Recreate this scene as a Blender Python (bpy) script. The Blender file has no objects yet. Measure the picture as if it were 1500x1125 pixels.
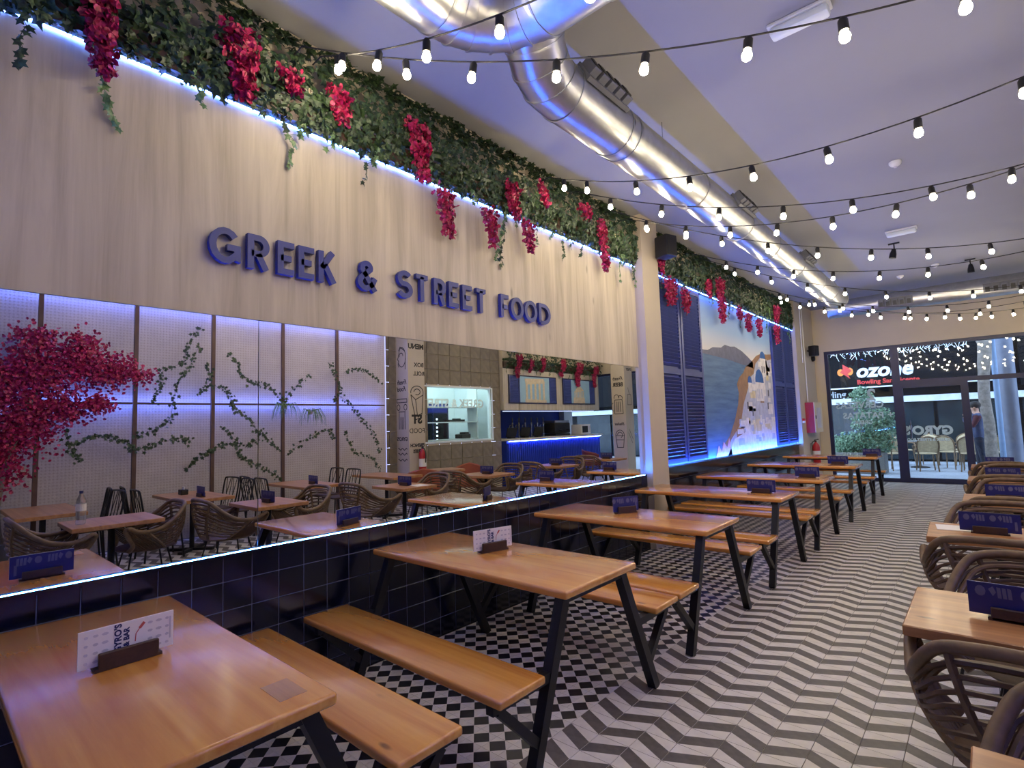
import bpy, bmesh, math, random
import numpy as np
from mathutils import Matrix, Vector
PI = math.pi
random.seed(7); RNG = np.random.default_rng(11)
sc = bpy.context.scene
COL = sc.collection

# ---------------------------------------------------------------- camera
F_PX = 781.6; YAW, PITCH, ROLL = 0.72322, 0.07727, -0.03186
CAM = Vector((3.096, 0.0, 1.514))
fw = Vector((-math.sin(YAW)*math.cos(PITCH), math.cos(YAW)*math.cos(PITCH), math.sin(PITCH)))
rt = Vector((math.cos(YAW), math.sin(YAW), 0)); up = rt.cross(fw)
rt2 = math.cos(ROLL)*rt + math.sin(ROLL)*up; up2 = -math.sin(ROLL)*rt + math.cos(ROLL)*up
cam = bpy.data.cameras.new('camera'); cam.sensor_width = 36; cam.sensor_fit = 'HORIZONTAL'
cam.lens = F_PX/1500*36; cam.clip_start = 0.02; cam.clip_end = 200
camo = bpy.data.objects.new('camera', cam); COL.objects.link(camo)
camo.matrix_world = Matrix(((rt2.x, up2.x, -fw.x, CAM.x), (rt2.y, up2.y, -fw.y, CAM.y), (rt2.z, up2.z, -fw.z, CAM.z), (0, 0, 0, 1)))
sc.camera = camo
def on_screen(P):
    d = Vector(P)-CAM; z = d.dot(fw)
    if z < .05: return None
    return 750+F_PX*d.dot(rt2)/z, 562.5-F_PX*d.dot(up2)/z, z
# ---------------------------------------------------------------- world, exposure
w = bpy.data.worlds.new('daylight'); sc.world = w; w.use_nodes = True
w.node_tree.nodes['Background'].inputs[0].default_value = (.56, .72, 1, 1)
w.node_tree.nodes['Background'].inputs[1].default_value = 5.2
sc.view_settings.view_transform = 'Standard'; sc.view_settings.look = 'None'
sc.view_settings.exposure = 0.12; sc.view_settings.gamma = 1; sc.view_settings.use_curve_mapping = False
try:
    sc.cycles.sample_clamp_indirect = 6; sc.cycles.caustics_refractive = False
    sc.cycles.max_bounces = 10; sc.cycles.glossy_bounces = 5; sc.cycles.transparent_max_bounces = 16
except Exception: pass
E_BULB, E_LED, E_LEDW = 178.0, 340.0, 1.5
WARM = (1, .84, .56); BLUE = (.03, .17, 1.0)

# ---------------------------------------------------------------- materials
def s2l(c): return tuple(((x/255)/12.92 if x/255 <= .04045 else ((x/255+.055)/1.055)**2.4) for x in c)
MATS = {}
def nt(name):
    m = bpy.data.materials.new(name); m.use_nodes = True; n = m.node_tree
    b = n.nodes['Principled BSDF']; MATS[name] = m
    return m, n, b
def ramp(n, fac, stops):
    r = n.nodes.new('ShaderNodeValToRGB'); e = r.color_ramp.elements
    while len(e) < len(stops): e.new(.5)
    for el, (p, c) in zip(e, stops): el.position = p; el.color = (*c, 1)
    n.links.new(fac, r.inputs[0]); return r.outputs[0]
def coords(n, scale=(1, 1, 1), kind='Object', rot=(0, 0, 0)):
    t = n.nodes.new('ShaderNodeTexCoord'); mp = n.nodes.new('ShaderNodeMapping')
    mp.inputs['Scale'].default_value = scale; mp.inputs['Rotation'].default_value = rot
    n.links.new(t.outputs[kind], mp.inputs[0]); return mp.outputs[0]
def noise(n, vec, scale, detail=4, rough=.55, dist=0):
    t = n.nodes.new('ShaderNodeTexNoise'); t.inputs['Scale'].default_value = scale
    t.inputs['Detail'].default_value = detail; t.inputs['Roughness'].default_value = rough
    t.inputs['Distortion'].default_value = dist
    if vec is not None: n.links.new(vec, t.inputs['Vector'])
    return t.outputs[0]
def bump(n, b, h, s, d=.01):
    k = n.nodes.new('ShaderNodeBump'); k.inputs['Strength'].default_value = s; k.inputs['Distance'].default_value = d
    n.links.new(h, k.inputs['Height']); n.links.new(k.outputs[0], b.inputs['Normal'])
def mat(name, c, rough=.5, metal=0, var=.12, nscale=6, bmp=0, coat=0, srgb=True):
    m, n, b = nt(name); c = s2l(c) if srgb else c
    v = noise(n, coords(n), nscale)
    lo = tuple(max(0, x*(1-var)) for x in c); hi = tuple(min(1, x*(1+var)) for x in c)
    n.links.new(ramp(n, v, [(.3, lo), (.7, hi)]), b.inputs['Base Color'])
    b.inputs['Roughness'].default_value = rough; b.inputs['Metallic'].default_value = metal
    if coat: b.inputs['Coat Weight'].default_value = coat; b.inputs['Coat Roughness'].default_value = .08
    if bmp: bump(n, b, noise(n, coords(n), nscale*5), bmp)
    return m
def emit(name, c, s):
    m, n, b = nt(name); b.inputs['Base Color'].default_value = (.8, .8, .8, 1)
    b.inputs['Emission Color'].default_value = (*c, 1); b.inputs['Emission Strength'].default_value = s
    return m
def wood(name, dark, light, axis='x', rough=.3, coat=0, fine=60, knots=True, strength=1.0, fw_=.35):
    m, n, b = nt(name); dark, light = s2l(dark), s2l(light)
    sc3 = {'x': (.7, 9, 9), 'y': (9, .7, 9), 'z': (9, 9, .7)}[axis]
    a = noise(n, coords(n, sc3), 1.0, 6, .6, .6)
    sf = {'x': (.02, 1, 1), 'y': (1, .02, 1), 'z': (1, 1, .02)}[axis]
    f = noise(n, coords(n, sf), fine, 3, .6)
    mx = n.nodes.new('ShaderNodeMix'); mx.inputs[0].default_value = fw_
    n.links.new(a, mx.inputs[2]); n.links.new(f, mx.inputs[3])
    col = ramp(n, mx.outputs[0], [(.33, dark), (.62, light)])
    if knots:
        sk = {'x': (1.6, 4.5, 4.5), 'y': (4.5, 1.6, 4.5), 'z': (3.2, 3.2, 1.0)}[axis]
        vo = n.nodes.new('ShaderNodeTexVoronoi'); vo.inputs['Scale'].default_value = 1.5
        n.links.new(coords(n, sk), vo.inputs['Vector'])
        kf = ramp(n, vo.outputs['Distance'], [(.04, (1, 1, 1)), (.10, (0, 0, 0))])
        big = noise(n, coords(n), 2.5, 2)
        th = n.nodes.new('ShaderNodeMath'); th.operation = 'MULTIPLY'
        n.links.new(kf, th.inputs[0]); n.links.new(ramp(n, big, [(.45, (0, 0, 0)), (.55, (strength,)*3)]), th.inputs[1])
        m2 = n.nodes.new('ShaderNodeMix'); m2.data_type = 'RGBA'
        n.links.new(th.outputs[0], m2.inputs[0]); n.links.new(col, m2.inputs[6]); m2.inputs[7].default_value = (*[x*.35 for x in dark], 1)
        col = m2.outputs[2]
    n.links.new(col, b.inputs['Base Color']); b.inputs['Roughness'].default_value = rough
    if coat: b.inputs['Coat Weight'].default_value = coat; b.inputs['Coat Roughness'].default_value = .16
    bump(n, b, f, .03, .002)
    return m
def leafmat(name, c0, c1, c2):
    m, n, b = nt(name)
    v = noise(n, coords(n), 38, 2)
    n.links.new(ramp(n, v, [(.3, s2l(c0)), (.5, s2l(c1)), (.7, s2l(c2))]), b.inputs['Base Color'])
    b.inputs['Roughness'].default_value = .5
    return m
def glassmat(name, tint, refl=.12):
    m, n, b = nt(name); n.nodes.remove(b)
    tr = n.nodes.new('ShaderNodeBsdfTransparent'); tr.inputs[0].default_value = (*tint, 1)
    gl = n.nodes.new('ShaderNodeBsdfGlossy'); gl.inputs['Roughness'].default_value = .02
    lw = n.nodes.new('ShaderNodeLayerWeight'); lw.inputs[0].default_value = .5
    pw = n.nodes.new('ShaderNodeMath'); pw.operation = 'POWER'; pw.inputs[1].default_value = 4.5; n.links.new(lw.outputs['Facing'], pw.inputs[0])
    fr = n.nodes.new('ShaderNodeMath'); fr.operation = 'MULTIPLY_ADD'; fr.inputs[1].default_value = .8; fr.inputs[2].default_value = .035; n.links.new(pw.outputs[0], fr.inputs[0])
    mx = n.nodes.new('ShaderNodeMixShader')
    n.links.new(fr.outputs[0], mx.inputs[0]); n.links.new(tr.outputs[0], mx.inputs[1]); n.links.new(gl.outputs[0], mx.inputs[2])
    n.links.new(mx.outputs[0], n.nodes['Material Output'].inputs[0]); return m
wood('panel_oak', (168, 157, 138), (201, 190, 170), 'z', .65, 0, 60, True, .5, .15)
wood('pine_top', (196, 118, 44), (230, 164, 74), 'x', .22, 1.0, 45, True, 1, .2)
wood('slab_wood', (150, 98, 52), (196, 142, 86), 'x', .4, .3, 45, True, .8)
wood('dark_wood', (46, 28, 20), (72, 46, 32), 'y', .5, 0, 60, False)
mat('ceiling_paint', (152, 152, 155), .8, var=.03, nscale=1.2)
mat('cream_paint', (210, 196, 168), .75, var=.04, nscale=1.5)
mat('pillar_paint', (186, 174, 154), .75, var=.05, nscale=2)
mat('white_paint', (222, 222, 220), .6, var=.03)
mat('navy_tile', (10, 13, 32), .16, var=.4, nscale=9)
mat('grout_dark', (104, 108, 130), .9)
mat('tile_white', (228, 223, 215), .38, var=.08, nscale=14)
mat('tile_grey', (92, 86, 82), .42, var=.25, nscale=22)
mat('tile_black', (24, 24, 34), .3, var=.45, nscale=22)
mat('grout_floor', (104, 98, 92), .9)
mat('black_metal', (26, 27, 32), .42, .3, var=.2)
mat('black_plastic', (18, 18, 20), .5)
mat('cable_black', (16, 15, 15), .7)
m = mat('galvanised', (186, 188, 192), .34, 1, var=.1, nscale=11)
m = mat('mirror', (236, 238, 240), .0, 1, var=0)
mat('sign_blue', (30, 42, 122), .45, var=.05)
mat('shutter_blue', (58, 70, 132), .5, var=.12)
mat('frame_navy', (30, 34, 72), .4, var=.1)
mat('red_enamel', (176, 26, 34), .35, var=.08)
mat('cabinet_red', (168, 44, 60), .45, var=.06)
mat('rattan', (112, 88, 60), .5, var=.3, nscale=18)
mat('rattan_dark', (88, 64, 42), .55, var=.3, nscale=25)
mat('rattan_pale', (188, 168, 130), .55, var=.2, nscale=20)
mat('card_white', (232, 228, 226), .45, var=.01)
mat('card_blue', (36, 40, 104), .35, var=.05)
mat('print_pale', (98, 98, 128), .6)
mat('print_navy', (30, 36, 92), .6)
mat('print_grey', (196, 192, 200), .6)
mat('print_red', (190, 90, 84), .6)
mat('ink_black', (22, 22, 24), .7)
m, n, b = nt('vinyl_white'); tl_ = n.nodes.new('ShaderNodeBsdfTranslucent'); tl_.inputs[0].default_value = (.85, .86, .8, 1); mx = n.nodes.new('ShaderNodeMixShader'); b.inputs['Base Color'].default_value = (.8, .8, .76, 1); n.links.new(b.outputs[0], mx.inputs[1]); n.links.new(tl_.outputs[0], mx.inputs[2]); n.links.new(mx.outputs[0], n.nodes['Material Output'].inputs[0])
mat('ink_white', (228, 238, 238), .6)
mat('terracotta', (150, 78, 50), .7, var=.15)
mat('wine_leather', (110, 44, 40), .55, var=.15)
mat('concrete_tile', (128, 118, 100), .8, var=.18, nscale=9, bmp=.2)
mat('stucco', (196, 186, 174), .85, var=.06, nscale=7, bmp=.6)
mat('rust_post', (84, 60, 50), .6, var=.2)
mat('bar_blue', (28, 52, 150), .45, var=.06)
mat('counter_stone', (196, 194, 188), .35, var=.1)
mat('duct_grey', (96, 98, 108), .6, var=.1)
mat('steel', (170, 174, 178), .25, .9)
mat('kitchen_white', (224, 232, 232), .4, var=.03)
mat('bark', (128, 118, 108), .9, var=.35, nscale=12, bmp=.5)
mat('column_grey', (128, 134, 152), .5, var=.08)
mat('pole_blue', (134, 158, 190), .45, var=.06)
mat('facade_black', (10, 10, 13), .6, var=.2)
mat('facade_glass', (34, 42, 46), .15, var=.4, nscale=2)
for k_ in ('facade_black', 'facade_glass'): MATS[k_].node_tree.nodes['Principled BSDF'].inputs['Specular IOR Level'].default_value = .12 if k_ == 'facade_black' else .35
mat('band_white', (216, 224, 232), .6)
mat('paving', (158, 166, 176), .75, var=.1, nscale=3)
mat('planter_grey', (112, 112, 108), .8, var=.1)
mat('shop_red', (196, 44, 40), .5); mat('shop_orange', (226, 130, 40), .5)
mat('skin', (196, 148, 122), .5, var=.04); mat('hair', (34, 26, 22), .6); mat('denim', (34, 40, 58), .8, var=.2, nscale=30)
mat('vest_navy', (48, 60, 98), .55, var=.15, nscale=25); mat('sleeve_maroon', (90, 40, 50), .8); mat('shoe', (24, 22, 22), .6)
mat('olive_cloth', (78, 84, 66), .9, var=.2)
mat('cork', (190, 160, 120), .8)
leafmat('ivy', (20, 34, 22), (42, 64, 38), (72, 94, 54))
leafmat('ivy_pale', (48, 78, 48), (84, 118, 70), (128, 150, 100))
leafmat('bougainvillea', (92, 4, 38), (160, 12, 66), (206, 44, 108))
leafmat('bush_leaf', (64, 96, 76), (104, 140, 108), (160, 184, 150))
glassmat('window_glass', (.90, .94, .96)); glassmat('kitchen_glass', (.92, .97, .98))
emit('bulb_glow', WARM, E_BULB); emit('led_blue', BLUE, E_LED); emit('led_bar_fill', (.55, .66, 1), E_LEDW)
emit('led_soft', (.1, .22, 1), 30); emit('led_side', (.2, .28, 1), 3.2); emit('led_screen', (.1, .18, 1), 80); emit('led_dim', (.3, .4, 1), 1.0); emit('spot_glow', (1, .9, .7), 60); emit('fridge_light', (.7, .85, 1), 4)
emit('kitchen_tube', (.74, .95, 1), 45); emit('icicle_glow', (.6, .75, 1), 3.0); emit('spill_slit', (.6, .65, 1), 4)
m, n, b = nt('bottle_plastic'); b.inputs['Base Color'].default_value = (.9, .95, .97, 1); b.inputs['Roughness'].default_value = .08; b.inputs['Transmission Weight'].default_value = .85; b.inputs['IOR'].default_value = 1.2
m, n, b = nt('mesh_metal')                        # perforated sheet
vo = n.nodes.new('ShaderNodeTexVoronoi'); vo.inputs['Scale'].default_value = 26; vo.inputs['Randomness'].default_value = 0
n.links.new(coords(n, (1, 1, 1)), vo.inputs['Vector'])
b.inputs['Base Color'].default_value = (*s2l((176, 166, 158)), 1); b.inputs['Metallic'].default_value = .3; b.inputs['Roughness'].default_value = .5
n.links.new(ramp(n, vo.outputs['Distance'], [(.52, (0, 0, 0)), (.56, (1, 1, 1))]), b.inputs['Alpha'])

# ---------------------------------------------------------------- mesh builder
class MB:
    def __init__(s): s.v = []; s.f = []; s.m = []; s.mi = 0
    def face(s, idx): s.f.append(tuple(idx)); s.m.append(s.mi)
    def add(s, verts, faces):
        o = len(s.v); s.v += [tuple(x) for x in verts]
        for f in faces: s.f.append(tuple(i+o for i in f)); s.m.append(s.mi)
        return s
    def box(s, c, d, R=None):
        vs = [Vector((sx*d[0]/2, sy*d[1]/2, sz*d[2]/2)) for sz in (-1, 1) for sy in (-1, 1) for sx in (-1, 1)]
        if R is not None: vs = [R @ x for x in vs]
        vs = [x+Vector(c) for x in vs]
        return s.add(vs, [(0, 2, 3, 1), (4, 5, 7, 6), (0, 1, 5, 4), (2, 6, 7, 3), (0, 4, 6, 2), (1, 3, 7, 5)])
    def b2(s, a, b): return s.box([(x+y)/2 for x, y in zip(a, b)], [abs(y-x) for x, y in zip(a, b)])
    def rbox(s, c, d, r, seg=2, R=None):
        bm = bmesh.new(); bmesh.ops.create_cube(bm, size=1)
        bmesh.ops.scale(bm, vec=d, verts=bm.verts)
        bmesh.ops.bevel(bm, geom=bm.edges[:], offset=r, segments=seg, affect='EDGES', profile=.5)
        bm.verts.index_update()
        vs = [(R @ x.co if R is not None else x.co)+Vector(c) for x in bm.verts]; fs = [[q.index for q in f.verts] for f in bm.faces]
        bm.free(); return s.add(vs, fs)
    def beam(s, a, b, t, t2=None):
        a, b = Vector(a), Vector(b); d = b-a; L = d.length; z = d.normalized()
        x = Vector((1, 0, 0)) if abs(z.x) < .9 else Vector((0, 1, 0)); y = z.cross(x).normalized(); x = y.cross(z)
        R = Matrix((x, y, z)).transposed(); return s.box((a+b)/2, (t, t2 or t, L), R)
    def tube(s, pts, r, n=8, closed=False, caps=True):
        P = [Vector(p) for p in pts]; N = len(P); rs = r if isinstance(r, (list, tuple)) else [r]*N
        T = []
        for i in range(N):
            a = P[(i-1) % N] if (closed or i > 0) else P[i]; b = P[(i+1) % N] if (closed or i < N-1) else P[i]
            T.append((b-a).normalized() if (b-a).length > 1e-9 else Vector((0, 0, 1)))
        u = T[0].orthogonal().normalized(); o = len(s.v)
        for i in range(N):
            u = (u - T[i]*u.dot(T[i])); u = u.normalized() if u.length > 1e-6 else T[i].orthogonal().normalized()
            w = T[i].cross(u)
            for k in range(n):
                a = 2*PI*k/n; s.v.append(tuple(P[i]+(u*math.cos(a)+w*math.sin(a))*rs[i]))
        for i in range(N if closed else N-1):
            j = (i+1) % N
            for k in range(n): s.face((o+i*n+k, o+i*n+(k+1) % n, o+j*n+(k+1) % n, o+j*n+k))
        if caps and not closed:
            s.face([o+k for k in range(n)][::-1]); s.face([o+(N-1)*n+k for k in range(n)])
        return s
    def lathe(s, prof, n=16, c=(0, 0, 0), R=None, ell=1.0):
        o = len(s.v)
        for r, z in prof:
            for k in range(n):
                p = Vector((r*math.cos(2*PI*k/n), ell*r*math.sin(2*PI*k/n), z)); p = R @ p if R is not None else p
                s.v.append(tuple(p+Vector(c)))
        for i in range(len(prof)-1):
            for k in range(n): s.face((o+i*n+k, o+i*n+(k+1) % n, o+(i+1)*n+(k+1) % n, o+(i+1)*n+k))
        s.face([o+k for k in range(n)][::-1]); s.face([o+(len(prof)-1)*n+k for k in range(n)]); return s
    def prism(s, poly, w0, w1, fn):
        n = len(poly); o = len(s.v)
        s.v += [tuple(fn(u, v, w0)) for u, v in poly]+[tuple(fn(u, v, w1)) for u, v in poly]
        s.face([o+i for i in range(n)][::-1]); s.face([o+n+i for i in range(n)])
        for i in range(n): s.face((o+i, o+(i+1) % n, o+n+(i+1) % n, o+n+i))
        return s
    def ribbon(s, pts, width, w0, w1, fn, closed=False):
        P = [Vector((a, b)) for a, b in pts]; N = len(P); L = []; Rr = []
        for i in range(N):
            a = P[(i-1) % N] if (closed or i > 0) else None; b = P[(i+1) % N] if (closed or i < N-1) else None
            d1 = (P[i]-a).normalized() if a is not None else None; d2 = (b-P[i]).normalized() if b is not None else None
            d1 = d1 or d2; d2 = d2 or d1
            n1 = Vector((-d1.y, d1.x)); n2 = Vector((-d2.y, d2.x)); nn = n1+n2
            nn = nn.normalized() if nn.length > 1e-6 else n1
            k = width/2/max(.35, nn.dot(n1)); L.append(P[i]+nn*k); Rr.append(P[i]-nn*k)
        o = len(s.v)
        for i in range(N):
            for q, w in ((L[i], w0), (Rr[i], w0), (Rr[i], w1), (L[i], w1)): s.v.append(tuple(fn(q.x, q.y, w)))
        for i in range(N if closed else N-1):
            a = o+4*i; b = o+4*((i+1) % N)
            for k in range(4): s.face((a+k, b+k, b+(k+1) % 4, a+(k+1) % 4))
        if not closed: s.face((o, o+1, o+2, o+3)); s.face((o+4*N-1, o+4*N-2, o+4*N-3, o+4*N-4))
        return s
    def mesh(s, name, mats, smooth=False):
        me = bpy.data.meshes.new(name); me.from_pydata(s.v, [], s.f)
        for k in ([mats] if isinstance(mats, str) else mats): me.materials.append(MATS[k])
        if max(s.m or [0]): me.polygons.foreach_set('material_index', s.m)
        if smooth: me.polygons.foreach_set('use_smooth', [True]*len(s.f))
        bm = bmesh.new(); bm.from_mesh(me); bmesh.ops.recalc_face_normals(bm, faces=bm.faces); bm.to_mesh(me); bm.free()
        me.update()
        if smooth:
            try: me.set_sharp_from_angle(angle=math.radians(40))
            except Exception: pass
        return me
    def build(s, name, mats, parent=None, smooth=False, loc=None): return link(name, s.mesh(name, mats, smooth), parent, loc)
def link(name, me, parent=None, loc=None, rz=0):
    o = bpy.data.objects.new(name, me); COL.objects.link(o); o.parent = parent
    if loc is not None: o.location = loc
    if rz: o.rotation_euler = (0, 0, rz)
    return o
def tag(o, label, cat, group=None):
    o['label'] = label; o['category'] = cat
    if group: o['group'] = group
    return o
def thing(name, label, cat, loc=(0, 0, 0), rz=0, group=None):
    o = link(name, None, None, loc, rz); return tag(o, label, cat, group)
def struct(o, label=None, cat=None):
    o['kind'] = 'structure'
    if label: o['label'] = label
    if cat: o['category'] = cat
    return o
def stuff(o): o['kind'] = 'stuff'; return o
def dup(root, loc, rz=0, label=None, group=None):
    r = root.copy(); COL.objects.link(r); r.location = loc; r.rotation_euler = (0, 0, rz)
    if label: r['label'] = label
    if group: r['group'] = group
    for ch in list(root.children):
        c = ch.copy(); COL.objects.link(c); c.parent = r
        for g in list(ch.children):
            d = g.copy(); COL.objects.link(d); d.parent = c
    return r
def cat_rom(P, k=6, closed=False):
    P = [Vector(p) for p in P]; out = []; N = len(P)
    for i in range(N if closed else N-1):
        p0 = P[(i-1) % N] if (closed or i > 0) else P[i]*2-P[i+1]; p1 = P[i]; p2 = P[(i+1) % N]
        p3 = P[(i+2) % N] if (closed or i < N-2) else p2*2-p1
        for j in range(k):
            t = j/k; out.append(.5*((2*p1)+(p2-p0)*t+(2*p0-5*p1+4*p2-p3)*t*t+(3*p1-p0-3*p2+p3)*t**3))
    if not closed: out.append(P[-1])
    return out
def arc(cx, cy, rx, ry, a0, a1, n=14): return [(cx+rx*math.cos(math.radians(a0+(a1-a0)*i/n)), cy+ry*math.sin(math.radians(a0+(a1-a0)*i/n))) for i in range(n+1)]
LEAF = np.array([(0, 0), (.38, -.1), (.3, .22), (.55, .48), (.2, .56), (0, 1), (-.2, .56), (-.55, .48), (-.3, .22), (-.38, -.1)])
PETAL = np.array([(0, 0), (.36, .4), (.2, .85), (-.2, .85), (-.36, .4)])
BLADE = np.array([(0, 0), (.2, .5), (0, 1), (-.2, .5)])
def leaf_cloud(pts, nrm, tip, size, outline=LEAF, curl=.25):
    pts, nrm, tip = (np.asarray(a, float) for a in (pts, nrm, tip)); n = len(pts); k = len(outline)
    nrm = nrm/np.linalg.norm(nrm, axis=1, keepdims=True)
    tip = tip-nrm*(tip*nrm).sum(1, keepdims=True); tip /= np.maximum(np.linalg.norm(tip, axis=1, keepdims=True), 1e-6)
    sd = np.cross(tip, nrm); size = np.broadcast_to(np.asarray(size, float), (n,))[:, None, None]
    u = outline[None, :, 0, None]; v = outline[None, :, 1, None]
    V = pts[:, None, :]+size*(u*sd[:, None, :]+v*tip[:, None, :]-curl*(np.abs(u)*1.0+(v-.3)**2*.6)*nrm[:, None, :])
    mb = MB(); mb.v = [tuple(x) for x in V.reshape(-1, 3)]; mb.f = [tuple(range(i*k, i*k+k)) for i in range(n)]; mb.m = [0]*n
    return mb
def leaf_mesh(mb, name, matname):
    me = bpy.data.meshes.new(name); me.from_pydata(mb.v, [], mb.f); me.materials.append(MATS[matname]); me.update(); return me
def text(body, size, matname, name, parent, M, extrude=.001, bold=0, align='LEFT', shear=0):
    cu = bpy.data.curves.new(name, 'FONT'); cu.body = body; cu.size = size; cu.extrude = extrude; cu.offset = bold; cu.align_x = align; cu.shear = shear
    cu.resolution_u = 3; cu.fill_mode = 'BOTH'
    tmp = bpy.data.objects.new('tmp', cu); COL.objects.link(tmp)
    me = bpy.data.meshes.new_from_object(tmp.evaluated_get(bpy.context.evaluated_depsgraph_get()))
    bpy.data.objects.remove(tmp); bpy.data.curves.remove(cu)
    me.materials.clear(); me.materials.append(MATS[matname]); me.transform(M)
    return link(name, me, parent)
def frame(o, u, v):   # text frame: local x->u, y->v
    u, v = Vector(u), Vector(v); w = u.cross(v); o = Vector(o)
    return Matrix(((u.x, v.x, w.x, o.x), (u.y, v.y, w.y, o.y), (u.z, v.z, w.z, o.z), (0, 0, 0, 1)))
# ================================================================ structure
ZC = 4.07; Y0, Y1 = -2.6, 14.5
floor = struct(MB().b2((-.3, Y0-.1, -.12), (8.0, Y1+.1, -.003)).build('floor', 'grout_floor'))
def chev_mesh(flip):
    h = .0802; q = -1 if flip else 1; mb = MB(); z = .0; b = -.003
    P = lambda x, y: (x*q, y, z)
    mb.mi = 0; mb.add([P(-h, h), P(h, 0), P(h, h)], [(0, 1, 2)]); mb.add([P(-h, -h), P(h, -h), P(-h, 0)], [(0, 1, 2)])
    mb.mi = 1; mb.add([P(-h, 0), P(h, -h), P(h, 0), P(-h, h)], [(0, 1, 2, 3)])
    mb.mi = 0
    c = [(-h, -h), (h, -h), (h, h), (-h, h)]
    for i in range(4): a, d = c[i], c[(i+1) % 4]; mb.add([(*a, z), (*d, z), (*d, b), (*a, b)], [(0, 1, 2, 3)])
    return mb
def diam_mesh():
    h = .0527; mb = MB(); z, b = 0, -.003
    c = [(-h, -h), (h, -h), (h, h), (-h, h)]; e = [(0, -h), (h, 0), (0, h), (-h, 0)]
    for i in range(4): mb.add([(*c[i], z), (*e[i], z), (*e[i-1], z)], [(0, 1, 2)])
    mb.mi = 1; mb.add([(*p, z) for p in e], [(0, 1, 2, 3)]); mb.mi = 0
    for i in range(4): a, d = c[i], c[(i+1) % 4]; mb.add([(*a, z), (*d, z), (*d, b), (*a, b)], [(0, 1, 2, 3)])
    return mb
cl, cr, dm = chev_mesh(False), chev_mesh(True), diam_mesh()
XB = 1.405; S = .1635
chev = [(XB+S*(k+.5), 2.94-S*.5+S*j, k % 2) for k in range(36) for j in range(-33, 71)]
chev = [t for t in chev if t[0] < 7.3 and Y0 < t[1]-.09 and t[1]+.09 < Y1 and not (t[0] > 5.85 and t[1] < 9.9)]
diam = [(XB-.107*(k+.5), 2.446+.107*j, 2) for k in range(13) for j in range(-46, 112)]
def best(lst, n=300):
    sc_ = []
    for i, t in enumerate(lst):
        s_ = on_screen((t[0], t[1], 0))
        if s_ and -60 < s_[0] < 1560 and s_[1] < 1180: sc_.append((s_[2], i))
    return {i for _, i in sorted(sc_)[:n]}
def lay(lst, meshes, pname, sname):
    top = best(lst); me = {k: mb.mesh(pname, M_) for k, (mb, M_) in meshes.items()}; rest = MB()
    for i, (x, y, k) in enumerate(lst):
        if i in top: link(pname, me[k], floor, (x, y, 0))
        else:
            mb = meshes[k][0]; o = len(rest.v); rest.v += [(a+x, b+y, c) for a, b, c in mb.v]
            rest.f += [tuple(q+o for q in f) for f in mb.f]; rest.m += mb.m
    stuff(rest.build(sname, list(meshes.values())[0][1], floor))
lay(chev, {0: (cl, ['tile_white', 'tile_grey']), 1: (cr, ['tile_white', 'tile_grey'])}, 'chevron_tile', 'chevron_tile_field')
lay(diam, {2: (dm, ['tile_white', 'tile_black'])}, 'diamond_tile', 'diamond_tile_field')
struct(MB().b2((-.3, Y0-.1, ZC), (8.0, Y1+.1, ZC+.12)).build('ceiling', 'ceiling_paint'))

wl = struct(MB().b2((-.26, Y0, 0), (-.06, Y1, ZC)).build('wall_left', 'cream_paint'))
MB().b2((-.06, Y0, 2.165), (0, 5.83, 3.41)).build('wood_panel', 'panel_oak', wl)
MB().b2((-.06, Y0, 0), (-.0025, 5.9, .862)).b2((-.06, 6.33, 0), (-.0025, 12.88, .89)).build('dado_backing', 'grout_dark', wl)
tile = MB().rbox((0, 0, 0), (.02, .1455, .1455), .002, 1).mesh('dado_tile', 'navy_tile')
for j in range(-12, 26):
    y = 2.038+.1497*(j+.5)
    if y > 5.86: continue
    for r in range(6):
        z = .88-.15*(r+.5); link('dado_tile', tile, wl, (-.009+random.uniform(-.0008, .0008), y, z))
rest = MB()
for j in range(44):
    for r in range(6): rest.box((-.009, 6.33+.1489*(j+.5), .9-.15*(r+.5)), (.02, .1455, .1455))
stuff(rest.build('dado_tile_field', 'navy_tile', wl))
MB().b2((-.012, Y0, 0), (.001, .1, .87)).build('dado_plinth', 'navy_tile', wl)
# mirror in three sheets
mir = thing('wall_mirror', 'long frameless wall mirror in three sheets under the sign', 'mirror', (0, 2.4, .885))
for a, b in ((-1.0, 1.317), (1.321, 3.597), (3.601, 5.825)):
    MB().b2((-.012, a-2.4, .001), (-.002, b-2.4, 1.277)).build('mirror_sheet', 'mirror', mir)
struct(MB().b2((-.06, 5.9, 0), (.08, 6.33, ZC)).build('wall_pier', 'pillar_paint'))
struct(MB().b2((-.06, 12.88, 0), (.09, Y1, ZC)).build('wall_corner', 'pillar_paint'))
# LED strips
MB().b2((-.012, Y0, .862), (.03, 5.83, .876)).b2((.026, Y0, .876), (.03, 5.83, .879)).build('dado_ledge', 'navy_tile', wl)
tag(MB().b2((.0, Y0, .8765), (.014, 5.83, .8785)).build('led_strip', 'led_blue'), 'thin blue LED strip along the bottom edge of the mirror', 'light strip')
tag(MB().b2((.002, Y0, 3.401), (.014, 5.83, 3.41)).build('led_strip', 'led_soft'), 'thin blue LED strip under the garland above the sign', 'light strip')
tag(MB().b2((-.056, 5.86, .9), (-.048, 5.868, 3.4)).build('led_strip', 'led_side'), 'upright LED strip between the mirror end and the beige pier', 'light strip')
MB().b2((-.012, 6.34, .896), (.06, 12.84, .91)).b2((.056, 6.34, .91), (.06, 12.84, .918)).build('mural_ledge', 'navy_tile', wl)
tag(MB().b2((.036, 6.34, .9105), (.05, 12.84, .9125)).build('led_strip', 'led_blue'), 'thin blue LED strip along the bottom edge of the mural', 'light strip')
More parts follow.
